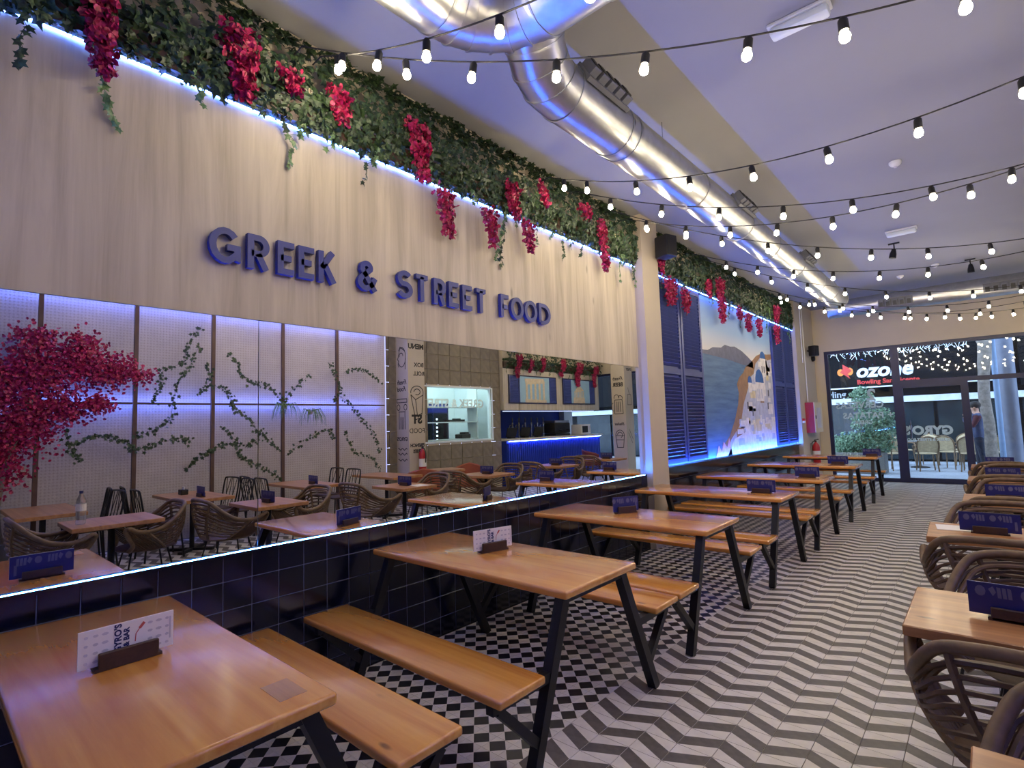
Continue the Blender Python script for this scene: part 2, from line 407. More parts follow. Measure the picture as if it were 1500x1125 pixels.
tag(MB().b2((.03, 6.34, 3.395), (.042, 12.84, 3.405)).build('led_strip', 'led_soft'), 'thin blue LED strip under the garland above the mural', 'light strip')
tag(MB().b2((-.02, 12.835, .93), (-.008, 12.845, 3.38)).build('led_strip', 'led_side'), 'upright LED strip at the far end of the right-hand shutters', 'light strip')

# front wall and shop window
fr = struct(MB().b2((-.3, Y1, 0), (.29, Y1+.15, ZC)).b2((.29, Y1, 3.03), (8, Y1+.15, ZC)).b2((7.25, Y1, 0), (8, Y1+.15, 3.03)).build('wall_front', 'cream_paint'))
def frame_bars(mb, x0, x1, z0, z1, t=.07, y=Y1+.06, d=.08):
    mb.b2((x0, y-d/2, z0), (x0+t, y+d/2, z1)).b2((x1-t, y-d/2, z0), (x1, y+d/2, z1))
    mb.b2((x0+t, y-d/2, z0), (x1-t, y+d/2, z0+t)).b2((x0+t, y-d/2, z1-t), (x1-t, y+d/2, z1)); return mb
def window(name, x0, x1, z0, z1, t=.07, mt='frame_navy'):
    o = struct(frame_bars(MB(), x0, x1, z0, z1, t).build(name, mt))
    MB().b2((x0+t, Y1+.057, z0+t), (x1-t, Y1+.063, z1-t)).build('window_pane', 'window_glass', o); return o
win1 = window('window_1', .29, 1.66, 0, 3.03, .075)
win2 = window('window_2', 1.66, 4.6, 2.16, 3.03, .07)
door = window('door_1', 1.66, 2.84, 0, 2.16, .1)
MB().tube([(1.86, Y1-.05, .95), (1.86, Y1-.05, 1.35)], .012).b2((1.855, Y1-.05, .96), (1.865, Y1+.03, .98)).b2((1.855, Y1-.05, 1.32), (1.865, Y1+.03, 1.34)).build('door_handle', 'steel', door)
win3 = window('window_3', 2.84, 4.6, 0, 2.16, .025)
win4 = window('window_4', 4.6, 7.25, 0, 3.03, .07)
# lettering on the glass, read from outside
def glass_text(body, x, z, size, parent, m_='vinyl_white', bold=.004): return text(body, size, m_, 'window_lettering', parent, frame((x, Y1+.068, z), (-1, 0, 0), (0, 0, 1)), .0008, bold, 'CENTER')
glass_text('2', 1.16, 1.83, .36, win1, 'vinyl_white', .012); glass_text('CERVEZAS', .92, 1.66, .2, win1, 'vinyl_white', .006); glass_text('PATATAS', .98, 1.42, .19, win1, 'vinyl_white', .006)
glass_text('+', 1.5, 1.42, .2, win1); glass_text('GREEK', .98, 1.29, .12, win1, 'vinyl_white'); glass_text('5.95', .66, .5, .2, win1, 'vinyl_white')
glass_text("GYRO'S", 2.13, 1.04, .25, door, 'vinyl_white', .014); glass_text('GREEK & STREET FOOD', 2.1, .9, .075, door)
# rear and right-hand walls (seen in the mirror)
struct(MB().b2((-.3, Y0-.1, 0), (8, Y0, ZC)).build('wall_rear', 'cream_paint'))
wr = struct(MB().b2((5.9, Y0, 0), (6.1, 6.36, ZC)).build('wall_right', 'stucco'))
# tiled kitchen wall with serving hatch
TX = 6.0
kw = struct(MB().b2((TX+.03, 6.36, 0), (TX+.15, 7.43, ZC)).b2((TX+.03, 7.43, 0), (TX+.15, 9.53, 1.2)).b2((TX+.03, 7.43, 2.43), (TX+.15, 9.53, ZC)).b2((TX+.03, 9.53, 0), (TX+.15, 9.85, ZC)).build('wall_kitchen', 'cream_paint'))
ts = .335; tl = MB().rbox((0, 0, 0), (.03, ts-.006, ts-.006), .006, 1).mesh('wall_tile', 'concrete_tile')
for j in range(11):
    y = 9.85-ts*(j+.5)
    for r in range(10):
        z = 3.5-ts*(r+.5)-.02
        if 7.43 < y < 9.53 and 1.16 < z < 2.47: continue
        if y < 6.3: continue
        link('wall_tile', tl, kw, (TX+.018+random.uniform(-.004, .004), y, z))
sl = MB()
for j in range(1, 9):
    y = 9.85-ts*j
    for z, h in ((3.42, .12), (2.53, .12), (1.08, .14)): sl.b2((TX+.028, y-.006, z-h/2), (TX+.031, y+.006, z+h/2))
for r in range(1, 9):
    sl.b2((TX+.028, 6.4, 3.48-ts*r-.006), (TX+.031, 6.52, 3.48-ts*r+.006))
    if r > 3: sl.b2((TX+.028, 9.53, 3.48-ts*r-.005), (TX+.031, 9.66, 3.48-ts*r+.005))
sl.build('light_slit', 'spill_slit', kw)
MB().b2((TX-.01, 7.4, 1.17), (TX+.16, 9.56, 1.21)).b2((TX-.005, 7.4, 2.42), (TX+.16, 9.56, 2.45)).b2((TX-.005, 9.52, 1.21), (TX+.16, 9.56, 2.42)).build('hatch_frame', 'kitchen_white', kw)
hp = MB().b2((TX+.08, 7.43, 1.21), (TX+.085, 9.53, 2.42)).build('hatch_pane', 'kitchen_glass', kw)
text('GREEK & STREET FOOD', .27, 'vinyl_white', 'hatch_lettering', kw, frame((TX+.078, 9.32, 1.97), (0, -1, 0), (0, 0, 1)), .0008, .008)
kr = struct(MB().b2((7.65, 6.5, 0), (7.75, 9.85, 3.2)).b2((6.15, 6.5, 0), (7.65, 6.6, 3.2)).b2((6.15, 9.8, 0), (7.65, 9.85, 3.2)).b2((6.15, 6.5, 3.1), (7.65, 9.85, 3.2)).build('wall_kitchen_inside', 'kitchen_white'))
tag(MB().b2((6.6, 7.2, 3.04), (6.75, 9.4, 3.08)).build('kitchen_tube_light', 'kitchen_tube'), 'white tube light on the ceiling inside the kitchen', 'light')
# bar recess
struct(MB().b2((7.3, 9.85, 0), (7.4, Y1, ZC)).build('wall_bar_back', 'bar_blue'))
struct(MB().b2((7.1, 14.05, 0), (7.3, Y1, ZC)).build('wall_bar_corner', 'white_paint'))
struct(MB().b2((6.15, 9.85, 0), (7.3, 9.9, ZC)).build('wall_bar_side', 'white_paint'))
# piers with doodles
def pier(name, x0, x1, y0, y1): return struct(MB().b2((x0, y0, 0), (x1, y1, ZC)).build(name, 'pillar_paint'))
pa = pier('wall_doodle_pier', 5.6, 6.03, 6.68, 7.10)
pb = pier('wall_beer_pier', 4.6, 5.04, 13.6, 14.05)
def strokes(par, fn, lines, w_=.016):
    mb = MB()
    for l in lines: mb.ribbon(l, w_, 0, .002, fn)
    return mb.build('doodle', 'ink_black', par)
def doodles(p_, x0, x1, y0, y1):
    fy = lambda u, v, w_: (x0+u, y0-.001-w_, v)                    # face towards -y, u to +x
    fx = lambda u, v, w_: (x0-.001-w_, y1-u, v)                    # face towards -x, u to -y
    return fy, fx
fy, fx = doodles(pa, 5.6, 6.03, 6.68, 7.10)
TY = lambda body, u, z, s_, b_=0, sh=0: text(body, s_, 'ink_black', 'lettering', pa, frame((5.6+u, 6.679, z), (1, 0, 0), (0, 0, 1)), .001, b_, 'CENTER', sh)
TXx = lambda body, u, z, s_, b_=0, sh=0: text(body, s_, 'ink_black', 'lettering', pa, frame((5.599, 7.10-u, z), (0, -1, 0), (0, 0, 1)), .001, b_, 'CENTER', sh)
TXx('MENU', .21, 3.15, .145, .006); TXx('BOX', .14, 2.78, .12, .003); TXx('ROLL', .14, 2.6, .12, .003)
TXx('ST', .21, 1.62, .24, .012); TXx('FOOD', .21, 1.42, .14, 0); TXx('FRENCH', .21, 1.14, .095, .004); TXx('FRIES', .21, 1.02, .095, .004)
TY('Fresh', .2, 2.42, .135, .003, .3); TY('Food', .22, 2.28, .135, .003, .3); TY("GYRO'S", .215, 1.27, .105, .004)
strokes(pa, fy, [arc(.2, 2.98, .13, .2, 60, 330), [(.27, 3.15), (.31, 3.0), (.34, 2.95), (.3, 2.9), (.32, 2.84), (.3, 2.78)], arc(.22, 3.02, .06, .05, -30, 200), [(.1, 3.1), (.25, 3.2), (.3, 3.12)], [(.08, 2.95), (.09, 2.72)],
    [(.05, 2.12), (.38, 2.12), (.38, 2.05), (.05, 2.05), (.05, 2.12)], arc(.1, 1.95, .05, .06, 0, 360), arc(.33, 1.95, .05, .06, 0, 360), [(.1, 1.86), (.33, 1.86)], [(.12, 1.86), (.12, 1.5)], [(.31, 1.86), (.31, 1.5)], [(.17, 1.75), (.17, 1.5)], [(.215, 1.75), (.215, 1.5)], [(.26, 1.75), (.26, 1.5)]]
    + [[(.06+.03*i, z+.02*math.sin(i*1.5)) for i in range(11)] for z in (1.1, 1.0, .88)])
strokes(pa, fx, [[(.04, 2.25), (.08, 1.82), (.26, 1.75), (.36, 2.2)], arc(.2, 2.25, .16, .13, -10, 190), [(.04, 2.2), (.24, 2.1), (.36, 2.2)], [(.24, 2.1), (.2, 1.78)], arc(.2, 2.26, .08, .06, 0, 300), [(.08, 1.82), (.1, 1.74), (.24, 1.69), (.26, 1.75)]])
fy, fx = doodles(pb, 4.6, 5.04, 13.6, 14.05)
TB = lambda body, u, z, s_, b_=0, sh=0: text(body, s_, 'ink_black', 'lettering', pb, frame((4.6+u, 13.599, z), (1, 0, 0), (0, 0, 1)), .001, b_, 'CENTER', sh)
TB('Fresh', .21, 2.72, .145, .003, .3); TB('BEER', .22, 2.54, .155, .006); TB('Shakes', .21, 1.42, .115, .003, .3); TB('MEZE', .22, 3.2, .145, .006)
text('STREET', .095, 'ink_black', 'lettering', pb, frame((4.599, 14.03, 3.0), (0, -1, 0), (0, 0, 1)), .001, .003)
strokes(pb, fy, [[(.08, 1.75), (.1, 2.15), (.34, 2.15), (.36, 1.75), (.08, 1.75)], arc(.38, 1.95, .08, .12, -80, 80), arc(.16, 2.2, .07, .07, 20, 200), arc(.28, 2.22, .08, .08, -20, 200), [(.16, 1.8), (.17, 2.1)], [(.22, 1.8), (.22, 2.1)], [(.28, 1.8), (.27, 2.1)],
    [(.12, .78), (.08, 1.12), (.36, 1.12), (.32, .78), (.12, .78)], arc(.22, 1.12, .14, .16, 0, 180), [(.1, 1.0), (.34, 1.0)], arc(.22, 1.14, .08, .08, 0, 250)], .018)
strokes(pb, fx, [[(.1, 2.0), (.12, 2.3), (.3, 2.3), (.32, 2.0), (.1, 2.0)], [(.2, 2.3), (.28, 2.5)], [(.1, 1.0), (.3, 1.3)], [(.14, .9), (.34, 1.2)]], .012)
# ================================================================ furniture
# ---- sign letters
def L_(ch):
    a = arc
    D = {'G': [a(.44, .5, .36, .41, 38, 318)+[(.80, .2), (.80, .46), (.5, .46)]],
         'R': [[(.14, .0), (.14, .91), (.45, .91)]+a(.45, .68, .3, .23, 90, -90)[1:]+[(.16, .45)], [(.42, .45), (.74, .0)]],
         'E': [[(.72, .91), (.14, .91), (.14, .09), (.72, .09)], [(.14, .5), (.6, .5)]],
         'K': [[(.14, 0), (.14, 1)], [(.72, .98), (.17, .44)], [(.32, .58), (.78, .02)]],
         '&': [[(.84, .02), (.22, .70)]+a(.42, .78, .2, .15, 190, -20)+[(.2, .45)]+a(.38, .28, .28, .2, 150, 300)+[(.72, .25), (.84, .46)]],
         'S': [a(.42, .70, .27, .21, 35, 240)+a(.40, .30, .3, .22, 75, -150)],
         'T': [[(.02, .91), (.82, .91)], [(.42, .91), (.42, 0)]],
         'F': [[(.14, 0), (.14, .91), (.68, .91)], [(.14, .46), (.58, .46)]],
         'O': [a(.45, .5, .36, .41, 0, 360, 28)],
         'D': [[(.14, .09), (.14, .91), (.36, .91)]+a(.36, .5, .4, .41, 90, -90)[1:]+[(.14, .09)]]}
    return D[ch]
sign = thing('wall_sign', 'raised navy letters reading GREEK & STREET FOOD on the pale oak panel', 'sign', (0, 2.54, 2.45))
LET = [('G', 1.036, 1.20), ('R', 1.236, 1.36), ('E', 1.408, 1.527), ('E', 1.535, 1.655), ('K', 1.665, 1.79), ('&', 1.945, 2.098), ('S', 2.266, 2.40), ('T', 2.415, 2.56), ('R', 2.60, 2.72), ('E', 2.75, 2.872), ('E', 2.895, 3.02), ('T', 3.035, 3.18), ('F', 3.346, 3.466), ('O', 3.478, 3.65), ('O', 3.664, 3.845), ('D', 3.872, 4.05)]
for ch, a, b in LET:
    st = L_(ch); xs = [q[0] for l in st for q in l]; x0, x1 = min(xs), max(xs); sw = .036; hh = .2
    k = (b-a-sw)/max(x1-x0, .1); mb = MB(); fn = lambda u, v, w_: (w_, u, v)
    for l in st:
        P = [((q[0]-x0)*k+a-2.54+sw/2, sw/2+(q[1]-.09)/.82*(hh-sw) if .05 < q[1] < .95 else (0 if q[1] < .5 else hh)) for q in l]
        cl_ = len(l) > 20 and abs(l[0][0]-l[-1][0]) < 1e-6 and abs(l[0][1]-l[-1][1]) < 1e-6
        mb.ribbon(P[:-1] if cl_ else P, sw, .012, .045, fn, cl_)
    mb.b2((0, P[0][0]-.008, .5*hh-.008), (.012, P[0][0]+.008, .5*hh+.008))
    mb.build('letter', 'sign_blue', sign)
# ---- picnic tables with benches
W, HT = .646, .76
def picnic(label, y, L=1.509, group='picnic tables along the mirror wall'):
    t = thing('picnic_table', label, 'picnic table', (.12, y, 0), 0, group)
    return t
def table_parts(t, Lx):
    MB().rbox((Lx/2, W/2, HT-.019), (Lx, W, .038), .012, 3).build('tabletop', 'pine_top', t, True)
    for s_ in (-1, 1):
        yb = -.305 if s_ < 0 else W+.345
        MB().rbox((Lx/2-.015, yb, .46-.018), (Lx+.03, .285, .036), .011, 3).build('bench_seat', 'pine_top', t, True)
        for x in (.1, Lx-.07):
            yt = .07 if s_ < 0 else W-.07; yf = -.2 if s_ < 0 else W+.2+.06
            MB().beam((x, yt, HT-.04), (x, yf, .0), .05).build('leg', 'black_metal', t)
            k = .62; yk = yt+(yf-yt)*(1-.4/.72)
            mb = MB().beam((x, yt+(yf-yt)*.46, .405), (x, yb+s_*.13, .405), .04)
            mb.beam((x, yb+s_*.09, .39), (x, yt+(yf-yt)*.8, .15), .038); mb.build('bench_bracket', 'black_metal', t)
    MB().beam((.1, W/2, HT-.06), (Lx-.07, W/2, HT-.06), .04).b2((.08, .07, HT-.075), (.12, W-.07, HT-.038)).b2((Lx-.09, .07, HT-.075), (Lx-.05, W-.07, HT-.038)).build('top_frame', 'black_metal', t)
TY_ = [.211, 1.982, 3.595, 5.36, 7.04, 9.09, 11.12]
TL = ['pine picnic table nearest the camera, a worn patch on its corner', 'pine picnic table second from the camera, holding a white menu card',
      'pine picnic table third from the camera, against the mirror end', 'pine picnic table fourth from the camera, beside the beige pier',
      'pine picnic table fifth from the camera, under the left shutters', 'pine picnic table sixth from the camera, under the mural', 'pine picnic table farthest from the camera, by the fire extinguisher']
t0 = picnic(TL[0], TY_[0]); table_parts(t0, 1.509)
for i in range(1, 7): dup(t0, (.12, TY_[i], 0), 0, TL[i])
MB().rbox((1.37, .55, HT+.0004), (.13, .08, .0008), .0003, 1).build('worn_patch', 'slab_wood', t0)
# ---- menu holders and cards
def holder_meshes():
    return MB().rbox((0, .02, .028), (.17, .016, .056), .003, 1).rbox((0, -.02, .024), (.17, .014, .048), .003, 1).box((0, 0, .005), (.19, .054, .010)).mesh('menu_holder', 'dark_wood')
HM = holder_meshes()
def card(label, both_blue, loc, rz, group, hl, wide=.27):
    tag(link('menu_holder', HM, None, loc, rz), hl, 'menu holder', 'wooden menu holders')
    c = thing('menu_card', label, 'menu', (loc[0], loc[1], loc[2]+.0105), rz, group)
    tl_ = .05
    MB().box((0, 0, .0625), (wide, .006, .119), None).build('card_sheet', 'card_blue' if both_blue else ['card_white'], c)
    def pr(side, mb, m_, n='card_print'): return mb.build(n, m_, c)
    for side in (1, -1):
        yy = side*.0034; fn = lambda u, v, w_: (u*side*-1, yy+side*w_, v)
        if both_blue or side == -1:
            if not both_blue: MB().b2((-wide/2, side*.0031, .0035), (wide/2, side*.0037, .122)).build('card_backing', 'card_blue', c)
            mb = MB(); o = .001
            for ox in (-.07, .06):
                mb.prism([(ox-.042+.016*math.cos(a*.63), .09+.02*math.sin(a*.63)) for a in range(10)], o, o+.0004, fn)
                mb.prism([(ox-.018, .1), (ox-.004, .112), (ox+.004, .09), (ox-.006, .075)], o, o+.0004, fn)
                for k in range(3): mb.prism([(ox+.008+.015*k, .07), (ox+.019+.015*k, .07), (ox+.017+.015*k, .108), (ox+.006+.015*k, .11)], o, o+.0004, fn)
            mb.prism([(wide/2-.03, .02), (wide/2-.018, .02), (wide/2-.018, .075), (wide/2-.03, .075)], o, o+.0004, fn)
            stuff(mb.build('card_print', 'print_pale', c))
        else:
            mb = MB()
            for i in range(10):
                for j in range(4):
                    u, v = -.115+.0255*i, .02+.027*j
                    if abs(u+.01) < .05: continue
                    mb.prism([(u+(.006+.002*((i*7+j*3) % 3))*math.cos(a*1.05+i), v+.005*math.sin(a*1.05+i)) for a in range(6)], .0003, .0006, fn)
            mb.prism([(.122, .03), (.127, .03), (.127, .105), (.122, .105)], .0003, .0006, fn)
            stuff(mb.build('card_print', 'print_grey', c))
            stuff(MB().ribbon([(.02, .05), (.022, .075), (.032, .09)], .003, .0003, .0006, fn).ribbon([(.032, .09), (.046, .107)], .009, .0003, .0006, fn).build('card_print', 'print_red', c))
            text("GYRO'S", .027, 'print_navy', 'card_lettering', c, frame((-.02*side*-1, yy+.0006, .028), (0, 0, 1), (side*1, 0, 0)), .0002, .001)
            text('& BAR', .022, 'print_navy', 'card_lettering', c, frame((.002*side*-1, yy+.0006, .042), (0, 0, 1), (side*1, 0, 0)), .0002, .001)
    return c
BLU = 'blue food-picture menu cards'
card('white patterned menu card standing on the nearest picnic table', False, (.865, .52, .7605), -PI/2+.02, 'white menu cards', 'dark wooden menu holder on the nearest picnic table')
card('white patterned menu card standing on the second picnic table from the camera', False, (.80, 2.38, .7605), -PI/2-.25, 'white menu cards', 'dark wooden menu holder on the second picnic table from the camera')
card('blue menu card standing on the third picnic table from the camera', True, (.80, 3.98, .7605), -PI/2-.5, BLU, 'dark wooden menu holder on the third picnic table from the camera', .24)
for i, (x, dy) in zip((3, 4, 5, 6), ((1.36, .32), (1.40, .3), (1.36, .3), (1.52, .3))):
    nm = ['fourth', 'fifth', 'sixth', 'farthest'][i-3]
    card('blue menu card standing on the %s picnic table from the camera' % nm, True, (x, TY_[i]+dy, .7605), 0, BLU, 'dark wooden menu holder on the %s picnic table from the camera' % nm)
# ---- square slab tables on pedestal
ZT = .72
def slab_table(label, loc, rz, sx=.72, sy=.62):
    t = thing('slab_table', label, 'table', loc, rz, 'slab tables among the rattan chairs')
    MB().rbox((0, 0, ZT-.02), (sx, sy, .04), .004, 1).build('tabletop', 'slab_wood', t)
    MB().lathe([(.03, .03), (.03, ZT-.05)], 12).box((0, 0, ZT-.045), (.3, .3, .01)).build('pole', 'black_metal', t)
    mb = MB()
    for a in (PI/4, 3*PI/4): mb.box((0, 0, .018), (.56, .06, .035), Matrix.Rotation(a, 3, 'Z'))
    mb.build('cross_base', 'black_metal', t); return t
ROW = [('in the bottom right corner, holding a water bottle', 3.35, 1.35, 0, .68, .72), ('beside the aisle, second from the camera', 3.19, 2.80, 0, .78, .58), ('beside the aisle, third from the camera, with a napkin', 3.11, 4.67, .03, .74, .58),
       ('beside the aisle, fourth from the camera', 3.24, 6.45, 0, .72, .66), ('beside the aisle, fifth from the camera', 3.24, 8.35, 0, .72, .62), ('beside the aisle, sixth from the camera', 3.24, 10.2, 0, .72, .62)]
for lb, x, y, rz, sx, sy in ROW: slab_table('thick brown wooden slab table '+lb, (x, y, 0), rz, sx, sy)
for k, (lb, x, y, rz, sx, sy) in enumerate(ROW[1:]):
    nm = ['second', 'third', 'fourth', 'fifth', 'sixth'][k]
    card('blue menu card on the %s slab table beside the aisle' % nm, True, (x-.05, y-.03, ZT+.0005), -.06 if k == 0 else 0, BLU, 'wooden menu holder on the %s slab table beside the aisle' % nm, .30)
tag(MB().box((0, 0, .001), (.24, .2, .002), Matrix.Rotation(.1, 3, 'Z')).box((.12, -.06, .003), (.12, .1, .002)).build('paper_napkin', 'card_white', None, False, (2.9, 4.76, ZT+.0005)), 'white paper napkin lying on the third slab table', 'napkin')
b_ = thing('water_bottle', 'clear plastic water bottle on the nearest slab table', 'bottle', (3.30, 1.1, ZT+.0005))
MB().lathe([(.0, 0), (.036, .0), (.04, .02), (.038, .06), (.04, .1), (.038, .15), (.04, .2), (.035, .235), (.016, .275), (.014, .29)], 16).build('bottle_body', 'bottle_plastic', b_, True)
MB().lathe([(.016, .285), (.016, .31), (.0, .311)], 12).build('bottle_cap', 'print_navy', b_); MB().lathe([(.0405, .125), (.0405, .19)], 16).build('bottle_label', 'card_white', b_)
# ---- rattan chairs (sitter looks to +y)
def rattan_chair():
    t = thing('rattan_chair', 'x', 'chair', (0, 0, 0), 0, 'rattan armchairs')
    half = [(0, -.30, .83), (.15, -.295, .825), (.25, -.265, .80), (.31, -.19, .72), (.345, -.07, .635), (.365, .06, .605), (.378, .16, .62), (.382, .225, .655), (.37, .255, .635), (.345, .22, .56), (.305, .18, .48), (.25, .2, .425)]
    hr = cat_rom(half, 5); full = [Vector((-p.x, p.y, p.z)) for p in hr[::-1]]+hr[1:]
    MB().tube(full, .020, 12).build('top_rail', 'rattan', t, True)
    inner = [Vector((p.x*.93, p.y*.93+.005, p.z-.05)) for p in full[12:-12]]
    MB().tube(inner, .012, 8).build('inner_rail', 'rattan', t, True)
    def top(s_): 
        f_ = (s_+1)/2*(len(full)-1); i = min(int(f_), len(full)-2); return full[i].lerp(full[i+1], f_-i)
    def bot(s_):
        a = s_*2.45; return Vector((.255*math.sin(a), -.255*math.cos(a), .42))
    def sh(s_, h): 
        p = bot(s_).lerp(top(s_), h); c = Vector((p.x, p.y, 0)); c = c.normalized() if c.length > 1e-4 else c
        return p+c*.03*math.sin(PI*h)
    for h in (.14, .26, .38, .5, .6, .7, .8, .9): MB().tube([sh(-.46+.92*i/12, h) for i in range(13)], .009, 5).build('back_rod', 'rattan_dark', t, True)
    for s_ in (-.47, -.16, .16, .47): MB().tube([sh(s_, i/6) for i in range(7)], .014, 6).build('back_stay', 'rattan', t, True)
    for sd in (-1, 1):
        mb = MB()
        for k in range(11):
            s_ = sd*(.5+.33*k/10); mb.tube([sh(s_, i/5) for i in range(6)], .0065, 5)
        stuff(mb.build('arm_rods', 'rattan_dark', t, True))
        MB().tube([sh(sd*(.66+.012*i), .985) for i in range(3)], .025, 8).build('binding', 'rattan_dark', t, True)
    MB().lathe([(.0, .405), (.25, .402), (.27, .418), (.25, .43), (.0, .422)], 24).build('seat', 'rattan_dark', t, True)
    for sx in (-1, 1):
        for sy in (-1, 1):
            MB().tube([(sx*.14, sy*.15, .405), (sx*.23, sy*.23, .005)], .008, 6).build('leg', 'black_metal', t)
    MB().tube([(-.2, -.2, .14), (.2, .2, .14)], .005, 5).tube([(-.2, .2, .14), (.2, -.2, .14)], .005, 5).build('leg_brace', 'black_metal', t)
    return t
CH = []
for k, (lb, x, y, rz, sx, sy) in enumerate(ROW):
    nm = ['nearest', 'second', 'third', 'fourth', 'fifth', 'sixth'][k]
    CH.append((x+.0, (.9, 2.36, 4.08)[k] if k < 3 else y-sy/2-.2, 0, 'rattan armchair facing away from the camera at the %s right-hand slab table' % nm))
    if k < 5: CH.append((x+.02 if k == 0 else x+.04, 1.64 if k == 0 else y+sy/2+.1, PI, 'rattan armchair facing the camera at the %s right-hand slab table' % nm))
rc = rattan_chair()
for i, (x, y, rz, lb) in enumerate(CH):
    if i == 0: rc.location = (x, y, 0); rc['label'] = lb
    else: dup(rc, (x, y, 0), rz+random.uniform(-.08, .08), lb)
tag(MB().rbox((0, 0, .025), (.3, .26, .05), .02, 2).rbox((.02, .06, .07), (.2, .16, .05), .02, 2).build('folded_jacket', 'olive_cloth', None, True, (3.38, 1.66, .433)), 'olive green jacket heaped on the seat of the nearest rattan chair', 'jacket')
# second row by the mesh wall
R2 = [(5.0, 1.05, 'by the bougainvillea'), (4.9, 2.55, 'at the middle screens'), (4.9, 4.1, 'towards the pier'), (4.85, 5.6, 'nearest the pier')]
for x, y, lb in R2: slab_table('long slab table against the perforated screens, '+lb, (x, y, 0), 0, 1.25, .6)
for k in (1, 2): card('blue menu card on the long slab table %s' % R2[k][2], True, (R2[k][0]-.3, R2[k][1], ZT+.0005), 0, BLU, 'wooden menu holder on the long slab table %s' % R2[k][2])
np_ = thing('napkin_box', 'small black napkin box on a slab table by the mesh wall', 'napkin box', (5.1, 2.5, ZT+.0005))
MB().rbox((0, 0, .035), (.12, .09, .07), .006, 1).build('box', 'black_plastic', np_); MB().box((0, 0, .085), (.08, .01, .05)).build('napkins', 'card_white', np_)
def wire_chair():
    t = thing('wire_chair', 'x', 'chair', (0, 0, 0), 0, 'black wire chairs')
    hoop = cat_rom([(-.19, -.2, .44), (-.21, -.24, .65), (-.2, -.27, .84), (-.13, -.28, .87), (.13, -.28, .87), (.2, -.27, .84), (.21, -.24, .65), (.19, -.2, .44)], 4)
    MB().tube(hoop, .011, 6).build('back_hoop', 'black_metal', t, True)
    mb = MB()
    for a, b in ((-.14, -.03), (-.06, -.12), (0, .0), (.06, .12), (.14, .03)): mb.tube([(a, -.2, .44), (b*1.2, -.278, .865)], .005, 5)
    mb.build('back_wires', 'black_metal', t); MB().rbox((0, 0, .45), (.4, .4, .025), .01, 2).build('seat', 'dark_wood', t)
    for sx in (-1, 1):
        for sy in (-1, 1): MB().tube([(sx*.17, sy*.17, .44), (sx*.21, sy*.21, 0.005)], .011, 6).build('leg', 'black_metal', t)
    return t
wc = None
for k, (x, y, rz) in enumerate([(5.3, .35, .1), (4.9, 1.47, PI-.1), (5.42, 1.47, PI+.1), (4.75, 2.14, 0), (5.35, 2.15, .1), (4.9, 2.99, PI), (5.4, 2.98, PI-.1), (4.75, 3.65, 0), (5.3, 3.66, .05), (4.85, 4.68, PI), (5.4, 4.7, PI)]):
    side = 'facing the camera' if abs(rz) > 2 else 'facing away'
    lb = 'wire chair %s at the table %s' % (side, R2[0 if y < 1.8 else 1 if y < 3.3 else 2][2]) + (', closer to the wall' if x > 5.2 else ', closer to the aisle')
    if wc is None: wc = wire_chair(); wc.location = (x, y, 0); wc.rotation_euler.z = rz; wc['label'] = lb
    else: dup(wc, (x, y, 0), rz, lb)
# terracotta tub chairs
def tub_chair(label, loc, rz, m_):
    t = thing('tub_chair', label, 'chair', loc, rz, 'upholstered tub chairs')
    MB().rbox((0, .02, .42), (.5, .48, .12), .04, 3).build('seat', m_, t, True)
    mb = MB(); N = 14; o = 0
    for i in range(N+1):
        a = -PI*.62+PI*1.24*i/N; c, s_ = math.cos(a), math.sin(a)
        hgt = .80-.14*abs(a)/(PI*.62)
        for r, z in ((.25, .36), (.28, hgt-.02), (.30, hgt), (.325, hgt-.02), (.29, .36)): mb.v.append((r*s_, -r*c, z))
    for i in range(N):
        for k in range(4): mb.face((i*5+k, i*5+k+1, (i+1)*5+k+1, (i+1)*5+k))
        mb.face((i*5+4, i*5, (i+1)*5, (i+1)*5+4))
    mb.face(range(5)); mb.face(range(N*5, N*5+5)); mb.build('backrest', m_, t, True)
    for sx in (-1, 1):
        for sy in (-1, 1): MB().tube([(sx*.17, sy*.15, .37), (sx*.22, sy*.2, .005)], .014, 6).build('leg', 'black_metal', t)
tub_chair('terracotta upholstered tub chair beside the red fire extinguisher in the mirror', (4.75, 6.35, 0), -.9, 'terracotta')
tub_chair('terracotta upholstered tub chair in front of the tiled kitchen wall', (4.55, 7.3, 0), 2.4, 'terracotta')
slab_table('small wooden slab table between the terracotta tub chairs', (4.75, 6.85, 0), .3, .6, .6)
tub_chair('wine red leather tub chair at the window end of the bar', (5.1, 12.6, 0), .9, 'wine_leather')
